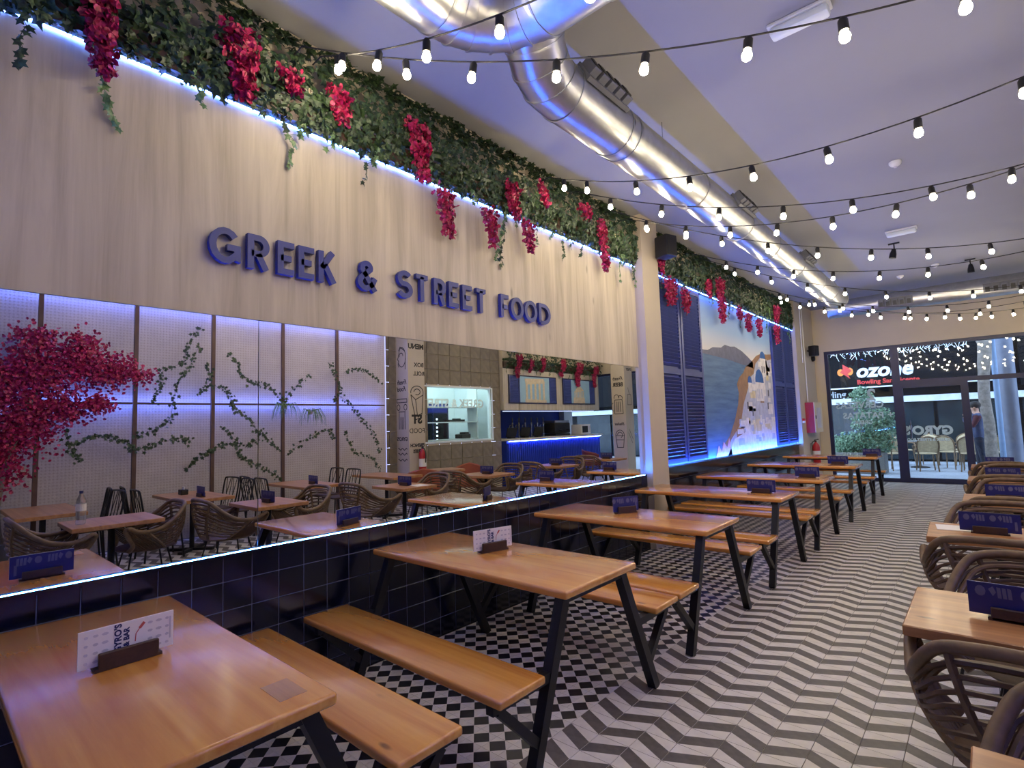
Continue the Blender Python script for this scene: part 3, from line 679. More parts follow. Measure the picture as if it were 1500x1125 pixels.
# ================================================================ garlands
def garland(label, ya, yb, clusters, n_per_m, seed, x0=.0, zb=3.43, zt=3.98, bulge=.09, trail=True, sgn=1, long_vines=()):
    rng = np.random.default_rng(seed); L = yb-ya
    g = thing('ivy_garland', label, 'garland', (x0, (ya+yb)/2, zb), 0, 'hanging ivy garlands'); y0 = (ya+yb)/2
    # planter trough, and an inner tube added to block light through the leaves
    MB().b2((0, ya-y0, .0), (sgn*.045, yb-y0, .14)).build('trough', 'dark_wood', g)
    mb = MB(); pr = []
    N = max(2, int(L/.12))
    pts = [(sgn*(.03+rng.uniform(-.01, .01)), ya-y0+L*i/N, .19+rng.uniform(-.02, .02)) for i in range(N+1)]
    mb.tube(pts, [.034+rng.uniform(-.01, .006) for _ in pts], 8); mb.build('light_block_core', 'ivy', g)
    n = int(n_per_m*L); th = rng.uniform(-1.35, 1.5, n); rr = rng.uniform(.62, 1.0, n)**.5
    y = rng.uniform(ya, yb, n)-y0; wob = 1+.16*np.sin(y*7.3)+.12*np.sin(y*17.1+1)
    H = (zt-zb)
    nb = n//7
    x = sgn*(.02+(bulge-.02)*rr*np.cos(th)*wob*.98); z = H*.5+H*.56*rr*np.sin(th)*(.9+.1*wob)
    x[:nb] = sgn*rng.uniform(.015, .07, nb); z[:nb] = rng.uniform(-.01, .1, nb); th[:nb] = -.3
    P = np.stack([x, y, z], 1); nr = np.stack([sgn*np.cos(th)+rng.normal(0, .35, n), rng.normal(0, .45, n), np.sin(th)*.8+rng.normal(0, .35, n)], 1)
    tip = np.stack([sgn*.25+rng.normal(0, .3, n), rng.normal(0, .45, n), -1+rng.normal(0, .35, n)], 1)
    stuff(link('foliage', leaf_mesh(leaf_cloud(P, nr, tip, rng.uniform(.04, .068, n)), 'foliage', 'ivy'), g))
    # trailing sprigs in front of the light strip
    sp = []
    if trail:
        yy = ya+.1
        while yy < yb-.05:
            sp.append((yy, rng.uniform(.05, .22), .05)); yy += rng.uniform(.12, .5)
    sp += [(a, b, .06) for a, b in long_vines]
    sp += [(a, -rng.uniform(.42, .52)*(zt-zb)/.55, .05) for a in rng.uniform(ya+.1, yb-.1, int(L*1.6))]
    for (yy, ln, sz) in sp:
        k = max(5, int(abs(ln)/.022)); tt = np.linspace(0, 1, k); dr = rng.uniform(-.1, .12)
        Q = np.stack([sgn*(.07-.035*tt+rng.uniform(-.02, .03)), yy-y0+dr*tt*abs(ln)*(3 if ln > 0 else 1)+rng.normal(0, .012, k), .02-ln*tt], 1)
        nn = np.stack([sgn*np.ones(k), rng.normal(0, .5, k), rng.normal(0, .4, k)], 1)
        tp = np.stack([rng.normal(0, .2, k), rng.normal(0, .7, k), -np.ones(k)], 1)
        mb = leaf_cloud(Q, nn, tp, rng.uniform(.03, .05, k)); mb.tube([tuple(q) for q in Q], .0018, 4)
        link('ivy_sprig', leaf_mesh(mb, 'ivy_sprig', 'ivy_pale' if rng.random() < .5 else 'ivy'), g)
    for (yc, z1, z0, wd) in clusters:
        wd *= 1.4
        m_ = int(260*max(.3, (z1-z0)/.4)*wd/.11); t_ = rng.uniform(0, 1, m_); ang = rng.uniform(-1.5, 1.5, m_); zz = z1-(z1-z0)*t_-zb
        rad = wd*(.75-.45*t_)*rng.uniform(.5, 1, m_)
        out = np.where(zz > 0, bulge*np.clip(.75+.3*np.sin(np.clip(zz/H, 0, 1)*PI), .5, 1), .07+.04*rng.random(m_))
        Q = np.stack([sgn*(out+rad*.38*np.cos(ang)), yc-y0+rad*np.sin(ang)*.9+.05*(t_-.5), zz+rng.normal(0, .012, m_)], 1)
        nn = np.stack([sgn*np.cos(ang)+rng.normal(0, .6, m_), np.sin(ang)+rng.normal(0, .6, m_), rng.normal(0, .6, m_)], 1)
        tp = rng.normal(0, 1, (m_, 3)); tp[:, 2] -= .5
        f_ = link('flower_cluster', leaf_mesh(leaf_cloud(Q, nn, tp, rng.uniform(.03, .052, m_), PETAL, .35), 'flower_cluster', 'bougainvillea'), g)
        f_['label'] = 'crimson bougainvillea cluster'
    return g
garland('ivy garland with crimson bougainvillea above the sign panel', -2.3, 5.82, [(.53, 3.80, 3.24, .12), (1.18, 3.80, 3.42, .14), (1.47, 3.70, 3.58, .11), (1.8, 3.74, 3.52, .11), (2.46, 3.76, 3.36, .13), (2.70, 3.34, 3.0, .12), (3.2, 3.34, 3.04, .1), (3.5, 3.66, 3.36, .12), (3.7, 3.36, 3.1, .09), (3.95, 3.8, 3.6, .08), (4.66, 3.80, 3.68, .15), (5.0, 3.72, 3.2, .1)], 900, 3, long_vines=[(.28, .3), (.5, .42), (1.55, .3), (2.06, .28), (3.44, .55), (3.44, .5), (4.2, .3), (5.4, .3), (5.72, .28)])
garland('ivy garland with crimson bougainvillea above the mural and shutters', 6.37, 12.84, [(6.05+.35, 3.62, 3.44, .1), (6.62, 3.36, 3.06, .2), (7.1, 3.3, 3.0, .12), (8.0, 3.6, 3.4, .13), (8.46, 3.7, 3.04, .17), (9.3, 3.36, 3.2, .13), (9.7, 3.32, 3.04, .15), (10.3, 3.3, 3.02, .15), (11.5, 3.72, 3.42, .22), (11.4, 3.3, 3.0, .17)], 800, 5, long_vines=[(6.5, .2), (7.2, .3), (8.9, .3), (9.5, .34), (11.0, .3), (12.4, .36)])
# ---- mural
MZ0, MZ1, MY0, MY1 = .93, 3.39, 7.77, 11.28
mu = thing('wall_mural', 'large printed mural of a white island town with blue domes above the sea', 'mural', (0, (MY0+MY1)/2, MZ0))
m, n, b = nt('mural_sky')
t = n.nodes.new('ShaderNodeTexCoord'); sp_ = n.nodes.new('ShaderNodeSeparateXYZ'); n.links.new(t.outputs['Object'], sp_.inputs[0])
mp = n.nodes.new('ShaderNodeMath'); mp.operation = 'MULTIPLY_ADD'; mp.inputs[1].default_value = 1/2.46; mp.inputs[2].default_value = 0; n.links.new(sp_.outputs[2], mp.inputs[0])
n.links.new(ramp(n, mp.outputs[0], [(.55, s2l((226, 206, 190))), (.68, s2l((206, 206, 206))), (.82, s2l((140, 172, 208))), (1, s2l((96, 138, 196)))]), b.inputs['Base Color']); b.inputs['Roughness'].default_value = .6
m, n, b = nt('mural_sea')
v = noise(n, coords(n, (1, .6, 6)), 2.5, 5)
n.links.new(ramp(n, v, [(.3, s2l((62, 96, 132))), (.7, s2l((96, 130, 164)))]), b.inputs['Base Color']); b.inputs['Roughness'].default_value = .6
for nm, c in (('mural_hill', (96, 100, 120)), ('mural_cliff', (150, 116, 82)), ('mural_white', (220, 216, 212)), ('mural_shade', (178, 182, 196)), ('mural_dome', (52, 96, 160)), ('mural_ochre', (210, 196, 156)), ('mural_pink', (206, 150, 150)), ('mural_dark', (80, 78, 84))): mat(nm, c, .6, var=.18, nscale=9)
WY, WZ = MY1-MY0, MZ1-MZ0
fm = lambda u, v, w_: (-.012+w_, (u-.5)*WY, v*WZ)
def mur(poly, m_, lay_, nm='mural_print'): MB().prism(poly, 0, .004+lay_*.0012, fm).build(nm, m_, mu)
mur([(0, 0), (1, 0), (1, 1), (0, 1)], 'mural_sky', 0, 'mural_sheet')
mur([(0, 0), (1, 0), (1, .60), (0, .665)], 'mural_sea', 1)
mur([(0, .66), (.08, .665), (.14, .69), (.24, .70), (.29, .725), (.36, .722), (.42, .73), (.52, .71), (.6, .68), (.68, .645), (.68, .60), (.3, .632), (0, .64)], 'mural_hill', 2)
mur([(.12, 0), (.2, .07), (.28, .12), (.36, .22), (.42, .33), (.44, .41), (.42, .47), (.46, .52), (.52, .555), (.56, .60), (.66, .65), (.74, .70), (.82, .725), (.92, .73), (1, .74), (1, 0)], 'mural_cliff', 2)
mur([(.22, 0), (.3, .1), (.44, .2), (.5, .34), (.58, .45), (.6, .52), (.68, .56), (.72, .64), (.8, .69), (.9, .68), (1, .70), (1, 0)], 'mural_shade', 3)
def house(u, v, w_, h, m_='mural_white', l=4): mur([(u, v), (u+w_, v), (u+w_, v+h), (u, v+h)], m_, l)
def dome(u, v, r, h, l=5):
    mur([(u+r*math.cos(a*PI/10), v+h*math.sin(a*PI/10)) for a in range(11)], 'mural_dome', l)
rng_ = random.Random(4)
for k in range(46):
    v_ = rng_.uniform(.02, .62); umin = .28+.55*max(0, v_-.02)/.75*1.0; u_ = rng_.uniform(umin, .93)
    house(u_, v_, min(rng_.uniform(.04, .11), 1-u_), rng_.uniform(.03, .09), rng_.choice(['mural_white', 'mural_white', 'mural_shade', 'mural_ochre', 'mural_cliff', 'mural_white']), 4+k % 3*.3)
house(.80, .55, .09, .14, 'mural_white', 5); dome(.845, .69, .045, .055, 6); house(.70, .36, .13, .14, 'mural_white', 5); dome(.765, .5, .07, .10, 6); dome(.61, .49, .03, .05, 6); house(.585, .42, .05, .07, 'mural_white', 5)
for u_ in (.72, .745, .785): house(u_, .38, .012, .07, 'mural_shade', 6)
for u_, v_ in ((.815, .58), (.85, .58), (.55, .3), (.62, .25), (.9, .4), (.88, .3)): house(u_, v_, .015, .05, 'mural_dark', 6)
mur([(.24, 0), (.34, .1), (.5, .14), (.6, .2), (.75, .17), (.9, .22), (1, .2), (1, 0)], 'mural_white', 6)
mur([(.1, 0), (.14, .07), (.17, .03), (.2, .09), (.24, .05), (.27, .11), (.3, 0)], 'mural_pink', 6)
for k in range(40):
    u_ = rng_.uniform(.34, .93); v_ = rng_.uniform(.0, .2); house(u_, v_, min(rng_.uniform(.03, .09), .99-u_), rng_.uniform(.02, .06), rng_.choice(['mural_white', 'mural_shade', 'mural_white', 'mural_ochre']), 7+k % 4*.25)
# ---- louvred shutters
def shutter(label, ya, yb, z0=.95, z1=3.38):
    s_ = thing('louvred_shutter', label, 'shutter', (0.0, (ya+yb)/2, z0), 0, 'blue louvred shutters'); wy = yb-ya; h = z1-z0
    MB().b2((-.01, -wy/2, 0), (.03, -wy/2+.055, h)).b2((-.01, wy/2-.055, 0), (.03, wy/2, h)).b2((-.01, -wy/2+.055, 0), (.03, wy/2-.055, .06)).b2((-.01, -wy/2+.055, h-.06), (.03, wy/2-.055, h)).b2((-.01, -wy/2+.055, h*.5-.04), (.028, wy/2-.055, h*.5+.04)).build('frame', 'shutter_blue', s_)
    MB().b2((-.012, -wy/2+.05, .05), (-.004, wy/2-.05, h-.05)).build('backing', 'shutter_blue', s_)
    me = MB().box((0, 0, 0), (.008, wy-.11, .05), Matrix.Rotation(math.radians(38), 3, 'Y')).mesh('slat', 'shutter_blue')
    k = 0; z = .085
    while z < h-.07:
        if abs(z-h*.5) > .06: link('slat', me, s_, (.012, 0, z))
        z += .047
shutter('blue louvred shutter right beside the beige pier', 6.36, 7.02); shutter('blue louvred shutter at the left edge of the mural', 7.05, 7.75)
shutter('blue louvred shutter at the right edge of the mural', 11.30, 12.02); shutter('blue louvred shutter farthest right on the mural wall', 12.05, 12.80)
# ================================================================ ducts
def duct(label, segs, extra=None):
    d = thing('ventilation_duct', label, 'duct', (0, 0, 0), 0, 'galvanised ventilation ducts')
    for pts, r in segs:
        MB().tube(pts, r, 36).build('duct_section', 'galvanised', d, True)
        for p_, q in ((pts[0], pts[1]), (pts[-1], pts[-2])):
            a, c = Vector(p_), Vector(q); dr = (c-a).normalized(); MB().tube([a-dr*.006, a+dr*.016], r*1.035, 36).build('collar', 'galvanised', d, True)
    return d
XD, ZD, RD = 1.2, 3.645, .177
ys = [2.72, 3.36, 3.48, 4.75, 6.0, 7.0, 8.2, 9.5, 10.4, 11.3]
dA = duct('main galvanised duct running along the mural wall under the ceiling', [([(XD, a, ZD), (XD, b, ZD)], RD) for a, b in zip(ys, ys[1:])])
# elbow up to the cross duct, and the cross duct with its curved near end
def rings(par, P, r):
    P = [Vector(p) for p in P]
    for i in range(len(P)):
        d = (P[min(i+1, len(P)-1)]-P[max(i-1, 0)]).normalized(); MB().tube([P[i]-d*.007, P[i]+d*.007], r*1.03, 36).build('collar', 'galvanised', par, True)
el = [(XD, 2.72, ZD), (XD+.005, 2.58, ZD+.01), (XD+.03, 2.46, ZD+.05), (XD+.065, 2.37, ZD+.12), (XD+.11, 2.27, ZD+.18)]
MB().tube(el, RD, 36).build('duct_elbow', 'galvanised', dA, True); rings(dA, el[1:-1], RD)
ZT2 = 3.83; r2 = .2; Rb = .39; xc, yc = 1.07+Rb, 2.195-Rb
ar = [(xc-Rb*math.cos(a), yc+Rb*math.sin(a), ZT2) for a in [math.radians(15*i) for i in range(7)]]
dB = duct('wide galvanised cross duct with a segmented elbow at the top of the photo', [([(1.07, -2.4, ZT2), (1.07, .6, ZT2)], r2), ([(1.07, .6, ZT2), (1.07, yc, ZT2)], r2), ([ar[-1], (1.84, 2.195, ZT2)], r2), ([(1.84, 2.195, ZT2), (3.0, 2.195, ZT2)], r2), ([(3.0, 2.195, ZT2), (4.05, 2.195, ZT2)], r2)])
MB().tube([(1.07, yc-.01, ZT2)]+ar+[(ar[-1][0]+.01, ar[-1][1], ZT2)], r2, 36).build('duct_elbow', 'galvanised', dB, True); rings(dB, ar, r2)
dC = duct('galvanised duct running along the right side of the room, mostly out of view', [([(4.06, a, 3.7), (4.06, b, 3.7)], .177) for a, b in ((2.1, 4.0), (4.0, 5.6), (5.6, 7.2), (7.2, 8.8), (8.8, 10.4), (10.4, 12.3))])
dD = duct('galvanised duct crossing above the shop front', [([(a, 12.7, 3.7), (b, 12.7, 3.7)], .177) for a, b in ((.8, 1.6), (1.6, 2.9), (2.9, 4.2), (4.2, 5.6))])
def diffuser(par, y, x=XD, z=ZD, sgn=1, r=RD, ln=.6, ang=28, axis='y'):
    a = math.radians(ang); 
    R = Matrix(((sgn*math.cos(a), 0, -sgn*math.sin(a)), (0, 1, 0), (math.sin(a), 0, math.cos(a)))) if axis == 'y' else Matrix(((0, 1, 0), (-math.cos(a), 0, math.sin(a)), (-math.sin(a), 0, -math.cos(a))))
    c = Vector((x, y, z)) if axis == 'y' else Vector((x, y, z))
    g = MB(); g.box(c+R @ Vector((r+.005, 0, 0)), (.03, ln, .15), R); g.build('diffuser_plate', 'duct_grey', par)
    for i in range(5):
        yy = -ln/2+ln*(i+.5)/5
        g = MB(); g.box(c+R @ Vector((r+.045, yy, .01)), (.06, ln/5-.03, .11), R).build('diffuser_nozzle', 'duct_grey', par)
        MB().box(c+R @ Vector((r+.076, yy, .02)), (.012, ln/5-.05, .085), R).build('nozzle_mouth', 'black_plastic', par)
for y in (2.99, 5.73, 8.4): diffuser(dA, y, r=RD, ln=.5)
for y in (6.9, 8.65, 11.7): diffuser(dC, y, 4.06, 3.7, -1, .177)
for x in (1.95, 3.5): diffuser(dD, 12.7, x, 3.7, 1, .177, .55, 12, 'x')
for y in (4.2, 6.6, 9.0, 11.0): MB().tube([(XD, y, ZD+RD), (XD, y, ZC)], .004, 4).build('hanger_rod', 'steel', dA)
# ================================================================ string lights
STR = [(1.6, 1.86, 3.709, .619, [.38, .762, 1.145, 1.617, 2.079]), (1.48, 3.72, 3.711, .621, [.46, .844, 1.208, 1.622, 2.016, 2.425, 2.768, 3.163]), (3.9, 3.63, 3.714, .626, [.374, .623, 1.108, 1.56, 2.014, 2.473, 2.93, 3.366]), (4.34, 5.6, 3.719, .632, [.536, 1.003, 1.48, 1.962, 2.433, 2.92, 3.36]),
       (5.34, 5.06, 3.714, .626, [.451, .9, 1.354, 1.782, 2.23, 2.68, 3.134]), (5.0, 8.87, 3.711, .622, [.5, .828, 1.128, 1.506, 1.905, 2.332, 2.775, 3.259]), (7.07, 8.62, 3.708, .618, [.641, 1.001, 1.396, 1.808, 2.266, 2.717, 3.193]), (7.43, 11.82, 3.71, .621, [.57, .956, 1.341, 1.738, 2.169, 2.629, 3.088, 3.593]),
       (9.75, 12.03, 3.709, .619, [.684, 1.06, 1.44, 1.835, 2.285, 2.763, 3.258]), (10.7, 12.59, 3.711, .622, [.38, .675, 1.039, 1.435, 1.836, 2.25, 2.7, 3.15]), (9.48, 14.3, 3.706, .626, [.6, .97, 1.353, 1.714, 2.183, 2.462, 2.883, 3.095, 3.296, 3.581])]
NM = ['nearest the camera, across the cross duct', 'second from the camera, across the main duct elbow', 'third from the camera, from above the word FOOD', 'fourth from the camera', 'fifth from the camera, beside the beige pier', 'sixth from the camera, beside the black loudspeaker', 'seventh from the camera, over the mural', 'eighth from the camera, over the mural', 'ninth from the camera, close to the shop front', 'tenth from the camera, close to the shop front', 'farthest, slanting towards the shop window']
SOCK = MB().lathe([(.0, .046), (.011, .044), (.02, .03), (.021, -.02), (.017, -.022)], 12).mesh('bulb_socket', 'black_plastic', True)
BULB = MB().lathe([(.010, -.02), (.014, -.025), (.0195, -.035), (.022, -.047), (.019, -.060), (.011, -.067), (.002, -.069)], 12).mesh('bulb', 'bulb_glow', True)
for k, (yl, yr, zl, sag, xs) in enumerate(STR):
    s_ = thing('string_lights', 'string of warm bulbs '+NM[k], 'string lights', (0, 0, 0), 0, 'festoon strings under the ceiling')
    P = lambda x: ((x), yl+(yr-yl)*(x-.2)/5.3, zl-4*sag*((x-.2)/5.3)*(1-(x-.2)/5.3))
    x = xs[-1]+.56
    while x < 5.4: xs.append(x); x += .56
    cab = [(.1, yl, zl+.1)]+[(p[0], p[1], p[2]+.105) for p in (P(.2+5.3*i/40) for i in range(41))]
    MB().tube(cab, .0045, 5).build('cable', 'cable_black', s_)
    for x in xs:
        p = P(x); o = link('bulb_socket', SOCK, s_, (p[0], p[1], p[2]+.06)); o.rotation_euler = (random.uniform(-.15, .15), random.uniform(-.15, .15), 0)
        link('bulb', BULB, o)
# ================================================================ ceiling and wall fittings
def emergency(label, x, y):
    e = thing('emergency_light', label, 'light fitting', (x, y, ZC), .0, 'emergency lights on the ceiling')
    MB().rbox((0, 0, -.012), (.36, .12, .024), .005, 1).build('base', 'white_paint', e); MB().rbox((0, 0, -.05), (.34, .1, .055), .02, 2).build('diffuser', 'kitchen_white', e, True)
emergency('white oblong emergency light on the ceiling at the top of the photo', 2.39, 3.685); emergency('white oblong emergency light on the ceiling halfway down the room', 2.40, 9.1)
def detector(label, x, y):
    e = thing('smoke_detector', label, 'smoke detector', (x, y, ZC), 0, 'smoke detectors'); MB().lathe([(.055, -.001), (.055, -.02), (.04, -.04), (.02, -.05), (.0, -.05)][::-1], 20).build('housing', 'white_paint', e, True); MB().lathe([(.015, -.06), (.015, -.049)], 10).build('sensor', 'print_grey', e)
detector('round white smoke detector on the ceiling between the second and third strings', 2.595, 6.58); detector('round white smoke detector near the shop front, left one', 2.09, 12.2); detector('round white smoke detector near the shop front, right one', 2.63, 11.73)
def spot(label, x, y, zt, tilt, glow=False, dz=0):
    e = thing('ceiling_spotlight', label, 'spotlight', (x, y, zt), 0, 'black ceiling spotlights')
    R = Matrix.Rotation(tilt, 3, 'Y')
    MB().box((0, 0, -.01), (.14, .03, .02)).build('canopy', 'black_metal', e); MB().tube([(0, 0, -.015), (0, 0, -.09-dz)], .009, 8).build('stem', 'black_metal', e)
    MB().lathe([(.025, -.02), (.045, -.1), (.047, -.16), (.042, -.162)], 16, (0, 0, -.07-dz), R).build('shade', 'black_metal', e, True)
    MB().lathe([(.04, -.155), (.04, -.15)], 14, (0, 0, -.07-dz), R).build('lens', 'spot_glow' if glow else 'print_grey', e)
spot('black ceiling spotlight in the middle of the ceiling', 2.25, 9.75, ZC, .2); spot('black ceiling spotlight farther right near the shop front', 3.09, 11.8, ZC, 0)
for k, (x, y) in enumerate(((.93, 6.75), (.92, 8.4), (.94, 9.95), (.93, 11.3))): spot('black spotlight beside the main duct, %s from the camera' % ['first', 'second', 'third', 'fourth'][k], x, y, ZC, -.5, k > 1, .2)
def speaker(label, loc, rz, d=(.2, .17, .3)):
    e = thing('loudspeaker', label, 'loudspeaker', loc, rz, 'black loudspeakers'); MB().rbox((0, 0, 0), d, .015, 2).build('cabinet', 'black_plastic', e, True)
    MB().box((d[0]/2+.002, 0, 0), (.006, d[1]*.86, d[2]*.9)).build('grille', 'cable_black', e); MB().beam((-d[0]/2, 0, 0), (-d[0]/2-.06, 0, .02), .03).build('bracket', 'black_metal', e)
speaker('black loudspeaker mounted at the top of the beige pier', (.25, 6.22, 3.68), -.3, (.2, .19, .27)); speaker('black loudspeaker on the corner wall above the red hose cabinet', (.24, 13.75, 3.0), -.3, (.16, .16, .24))
wsp = thing('round_wall_speaker', 'small round black speaker on the wall above the hose cabinet', 'loudspeaker', (.10, 14.2, 2.87)); MB().lathe([(.07, 0), (.075, .02), (.06, .06), (.0, .05)], 16, (0, 0, 0), Matrix.Rotation(PI/2, 3, 'Y')).build('housing', 'black_plastic', wsp, True); MB().lathe([(.03, .055), (.03, .065)], 12, (0, 0, 0), Matrix.Rotation(PI/2, 3, 'Y')).build('cone', 'cable_black', wsp)
hc = thing('hose_cabinet', 'fire hose cabinet with red side and pale glazed door on the corner wall', 'fire cabinet', (.09, 13.25, 1.14))
MB().b2((0.001, 0, 0), (.17, .7, .67)).build('body', 'cabinet_red', hc); cd = MB().b2((.171, .0, .0), (.187, .7, .67)).build('cabinet_door', 'cream_paint', hc); MB().b2((.187, .16, .1), (.189, .55, .55)).build('door_window', 'print_grey', cd); MB().b2((.187, .04, .3), (.2, .07, .38)).build('door_latch', 'black_plastic', cd)
def extinguisher(label, loc):
    e = thing('fire_extinguisher', label, 'fire extinguisher', loc, 0, 'red fire extinguishers')
    MB().lathe([(.06, 0), (.075, .02), (.075, .36), (.06, .42), (.025, .46), (.022, .48)], 20).build('cylinder', 'red_enamel', e, True); MB().lathe([(.02, .47), (.022, .51)], 10).beam((-.03, 0, .52), (.06, 0, .54), .02).build('valve', 'black_plastic', e)
    MB().tube(cat_rom([(.0, 0, .5), (-.06, 0, .48), (-.1, 0, .38), (-.095, 0, .2)], 4), .011, 6).build('hose', 'black_plastic', e, True); MB().lathe([(.0762, .12), (.0762, .28)], 20).build('instruction_label', 'card_white', e)
extinguisher('red fire extinguisher under the hose cabinet in the far corner', (.2, 13.5, .45))
tag(MB().b2((.09, 13.46, .5), (.124, 13.54, .9)).build('extinguisher_bracket', 'steel'), 'steel bracket behind the extinguisher in the far corner', 'bracket')
cb = thing('call_point', 'small red and white fire alarm call point beside the far shutter', 'call point', (.09, 12.94, 1.36)); MB().b2((0, 0, 0), (.04, .1, .05)).build('lower_half', 'white_paint', cb); MB().b2((0, 0, .05), (.04, .1, .1)).build('upper_half', 'red_enamel', cb)
cd = thing('conduit', 'white conduit pipes on the corner wall above the hose cabinet', 'pipe', (.1, 13.3, 1.8)); MB().tube([(.012, -.05, .9), (.012, -.02, 2.25)], .012, 6).build('pipe', 'white_paint', cd); MB().tube([(.012, .15, .03), (.012, .15, 2.25)], .012, 6).build('pipe', 'white_paint', cd)
# ================================================================ what the mirror shows of the right-hand side
PX = 5.66; posts = [-2.0, -1.0, .05, 1.05, 2.06, 3.05, 4.13, 5.13, 6.17]
for i, (a, b) in enumerate(zip(posts, posts[1:])):
    lb = 'perforated metal wall screen %s' % ['behind the camera', 'left of the camera', 'at the left end behind the bougainvillea', 'under the bougainvillea tips', 'with the first ivy vines', 'in the middle of the ivy', 'with the hanging grass tufts', 'beside the doodle pier'][i]
    sc_ = thing('screen_panel', lb, 'screen', (PX, a, 0), 0, 'perforated screens on the right-hand wall')
    MB().b2((-.024, -.024, 0), (.024, .024, 3.55)).build('post', 'rust_post', sc_)
    for z0, z1 in ((.1, 1.965), (1.995, 3.39)): MB().b2((-.001, .03, z0), (.001, b-a-.03, z1)).build('mesh_sheet', 'mesh_metal', sc_)
    MB().b2((-.015, .03, 1.965), (.015, b-a-.03, 1.995)).b2((-.015, .03, 3.39), (.015, b-a-.03, 3.42)).build('rail', 'rust_post', sc_)
tag(MB().b2((5.82, -2.3, 1.974), (5.832, 6.2, 1.986)).build('led_strip', 'led_screen'), 'blue LED strip halfway up behind the perforated screens', 'light strip')
tag(MB().b2((5.82, -2.3, 3.40), (5.832, 6.2, 3.412)).build('led_strip', 'led_screen'), 'blue LED strip at the top of the perforated screens', 'light strip')
tag(MB().b2((PX+.03, 6.195, .1), (PX+.042, 6.205, 3.5)).build('led_strip', 'led_dim'), 'upright blue LED strip at the end of the perforated screens', 'light strip')
VN = [[(2.88, 3.16), (2.69, 2.85), (2.63, 2.59), (2.39, 2.45), (2.35, 2.23), (2.27, 1.99)], [(2.85, 2.86), (2.73, 2.55), (2.58, 2.29), (2.52, 1.99), (2.47, 1.75), (2.28, 1.61), (2.04, 1.5)], [(2.95, 2.61), (3.0, 2.36), (2.83, 2.1)], [(3.02, 2.25), (3.21, 2.21), (3.31, 2.05), (3.33, 1.92)], [(3.25, 2.77), (3.41, 2.59), (3.46, 2.43), (3.7, 2.31), (3.89, 2.29), (4.12, 2.03)],
      [(4.6, 2.49), (4.29, 2.24), (4.12, 2.01)], [(1.33, 1.63), (1.39, 1.37), (1.46, 1.24)], [(1.38, 1.46), (1.59, 1.54), (1.81, 1.53), (2.0, 1.43), (2.04, 1.34)], [(2.08, 1.33), (2.32, 1.42), (2.62, 1.48), (2.75, 1.44)], [(3.31, 1.92), (3.52, 1.79), (3.71, 1.57), (3.89, 1.4), (4.06, 1.22)], [(3.17, 1.63), (3.37, 1.42), (3.42, 1.21), (3.63, 1.05), (3.9, .9), (4.12, .72)], [(2.67, 1.03), (2.89, 1.21), (3.03, 1.28), (3.27, 1.37), (3.62, 1.35), (3.78, 1.57)],
      [(4.98, 2.75), (5.08, 2.51), (5.16, 2.27), (5.05, 2.02)], [(4.18, 1.13), (4.53, 1.4), (4.92, 1.53), (5.05, 1.38)], [(5.26, 2.58), (5.55, 2.66), (5.84, 2.57), (6.04, 2.43)], [(5.19, 2.14), (5.47, 1.9), (5.68, 1.64), (5.9, 1.38), (6.02, 1.05)], [(5.25, 1.52), (5.46, 1.14), (5.82, 1.0), (6.01, .72)]]
VL = ['topmost, curling down from the top of the third screen', 'long one bending left below the light strip', 'short, left of a post above the light strip', 'short, right of a post at the light strip', 'descending to the right above the light strip', 'short, rising to the right above the light strip', 'hanging under the bougainvillea', 'level, under the bougainvillea tips', 'level, below the long bending vine', 'descending right below the light strip', 'descending to the chairs below the light strip', 'rising right just above the tables', 'upright, near the grass tufts', 'arching near the grass tufts', 'arching at the top beside the doodle pier', 'descending beside the doodle pier', 'lowest beside the doodle pier']
for k, v_ in enumerate(VN):
    P = cat_rom([(0, a, b) for a, b in v_], 8); rng = np.random.default_rng(50+k)
    g = thing('ivy_vine', 'ivy vine on the screens, '+VL[k], 'vine', (PX-.015, 0, 0), 0, 'ivy vines on the screens')
    MB().tube(P, .003, 5).build('stem', 'bark', g); Q = []
    for i in range(len(P)-1):
        for j in range(2): Q.append(P[i].lerp(P[i+1], rng.random()))
    m_ = len(Q); Q = np.array([tuple(q) for q in Q])+rng.normal(0, .022, (m_, 3))*(.2, 1, 1)-np.array([[.02, 0, 0]])
    nn = np.stack([-np.ones(m_), rng.normal(0, .4, m_), rng.normal(0, .4, m_)], 1); tp = np.stack([rng.normal(0, .1, m_), rng.normal(0, .8, m_), -.6+rng.normal(0, .6, m_)], 1)
    stuff(link('leaves', leaf_mesh(leaf_cloud(Q, nn, tp, rng.uniform(.035, .06, m_)), 'leaves', 'ivy'), g))
for k, (y, z) in enumerate(((4.15, 1.95), (4.6, 1.85))):
    g = thing('grass_tuft', 'drooping pale grass tuft on the screen, %s one' % ('left', 'right')[k], 'plant', (PX-.03, y, z), 0, 'grass tufts on the screens'); mb = MB(); rng = np.random.default_rng(k+90)
    for i in range(50):
        a = rng.uniform(-1.9, 1.9); l = rng.uniform(.12, .28); mb.tube([(0, 0, 0), (-.04, math.sin(a)*l*.6, l*.25), (-.06, math.sin(a)*l*.9, -l*.3), (-.05, math.sin(a)*l, -l*.9)], [.004, .004, .003, .001], 4)
    mb.build('blades', 'ivy_pale', g); MB().lathe([(.03, -.04), (.04, .0), (.02, .03)], 8).build('root_plug', 'bark', g)
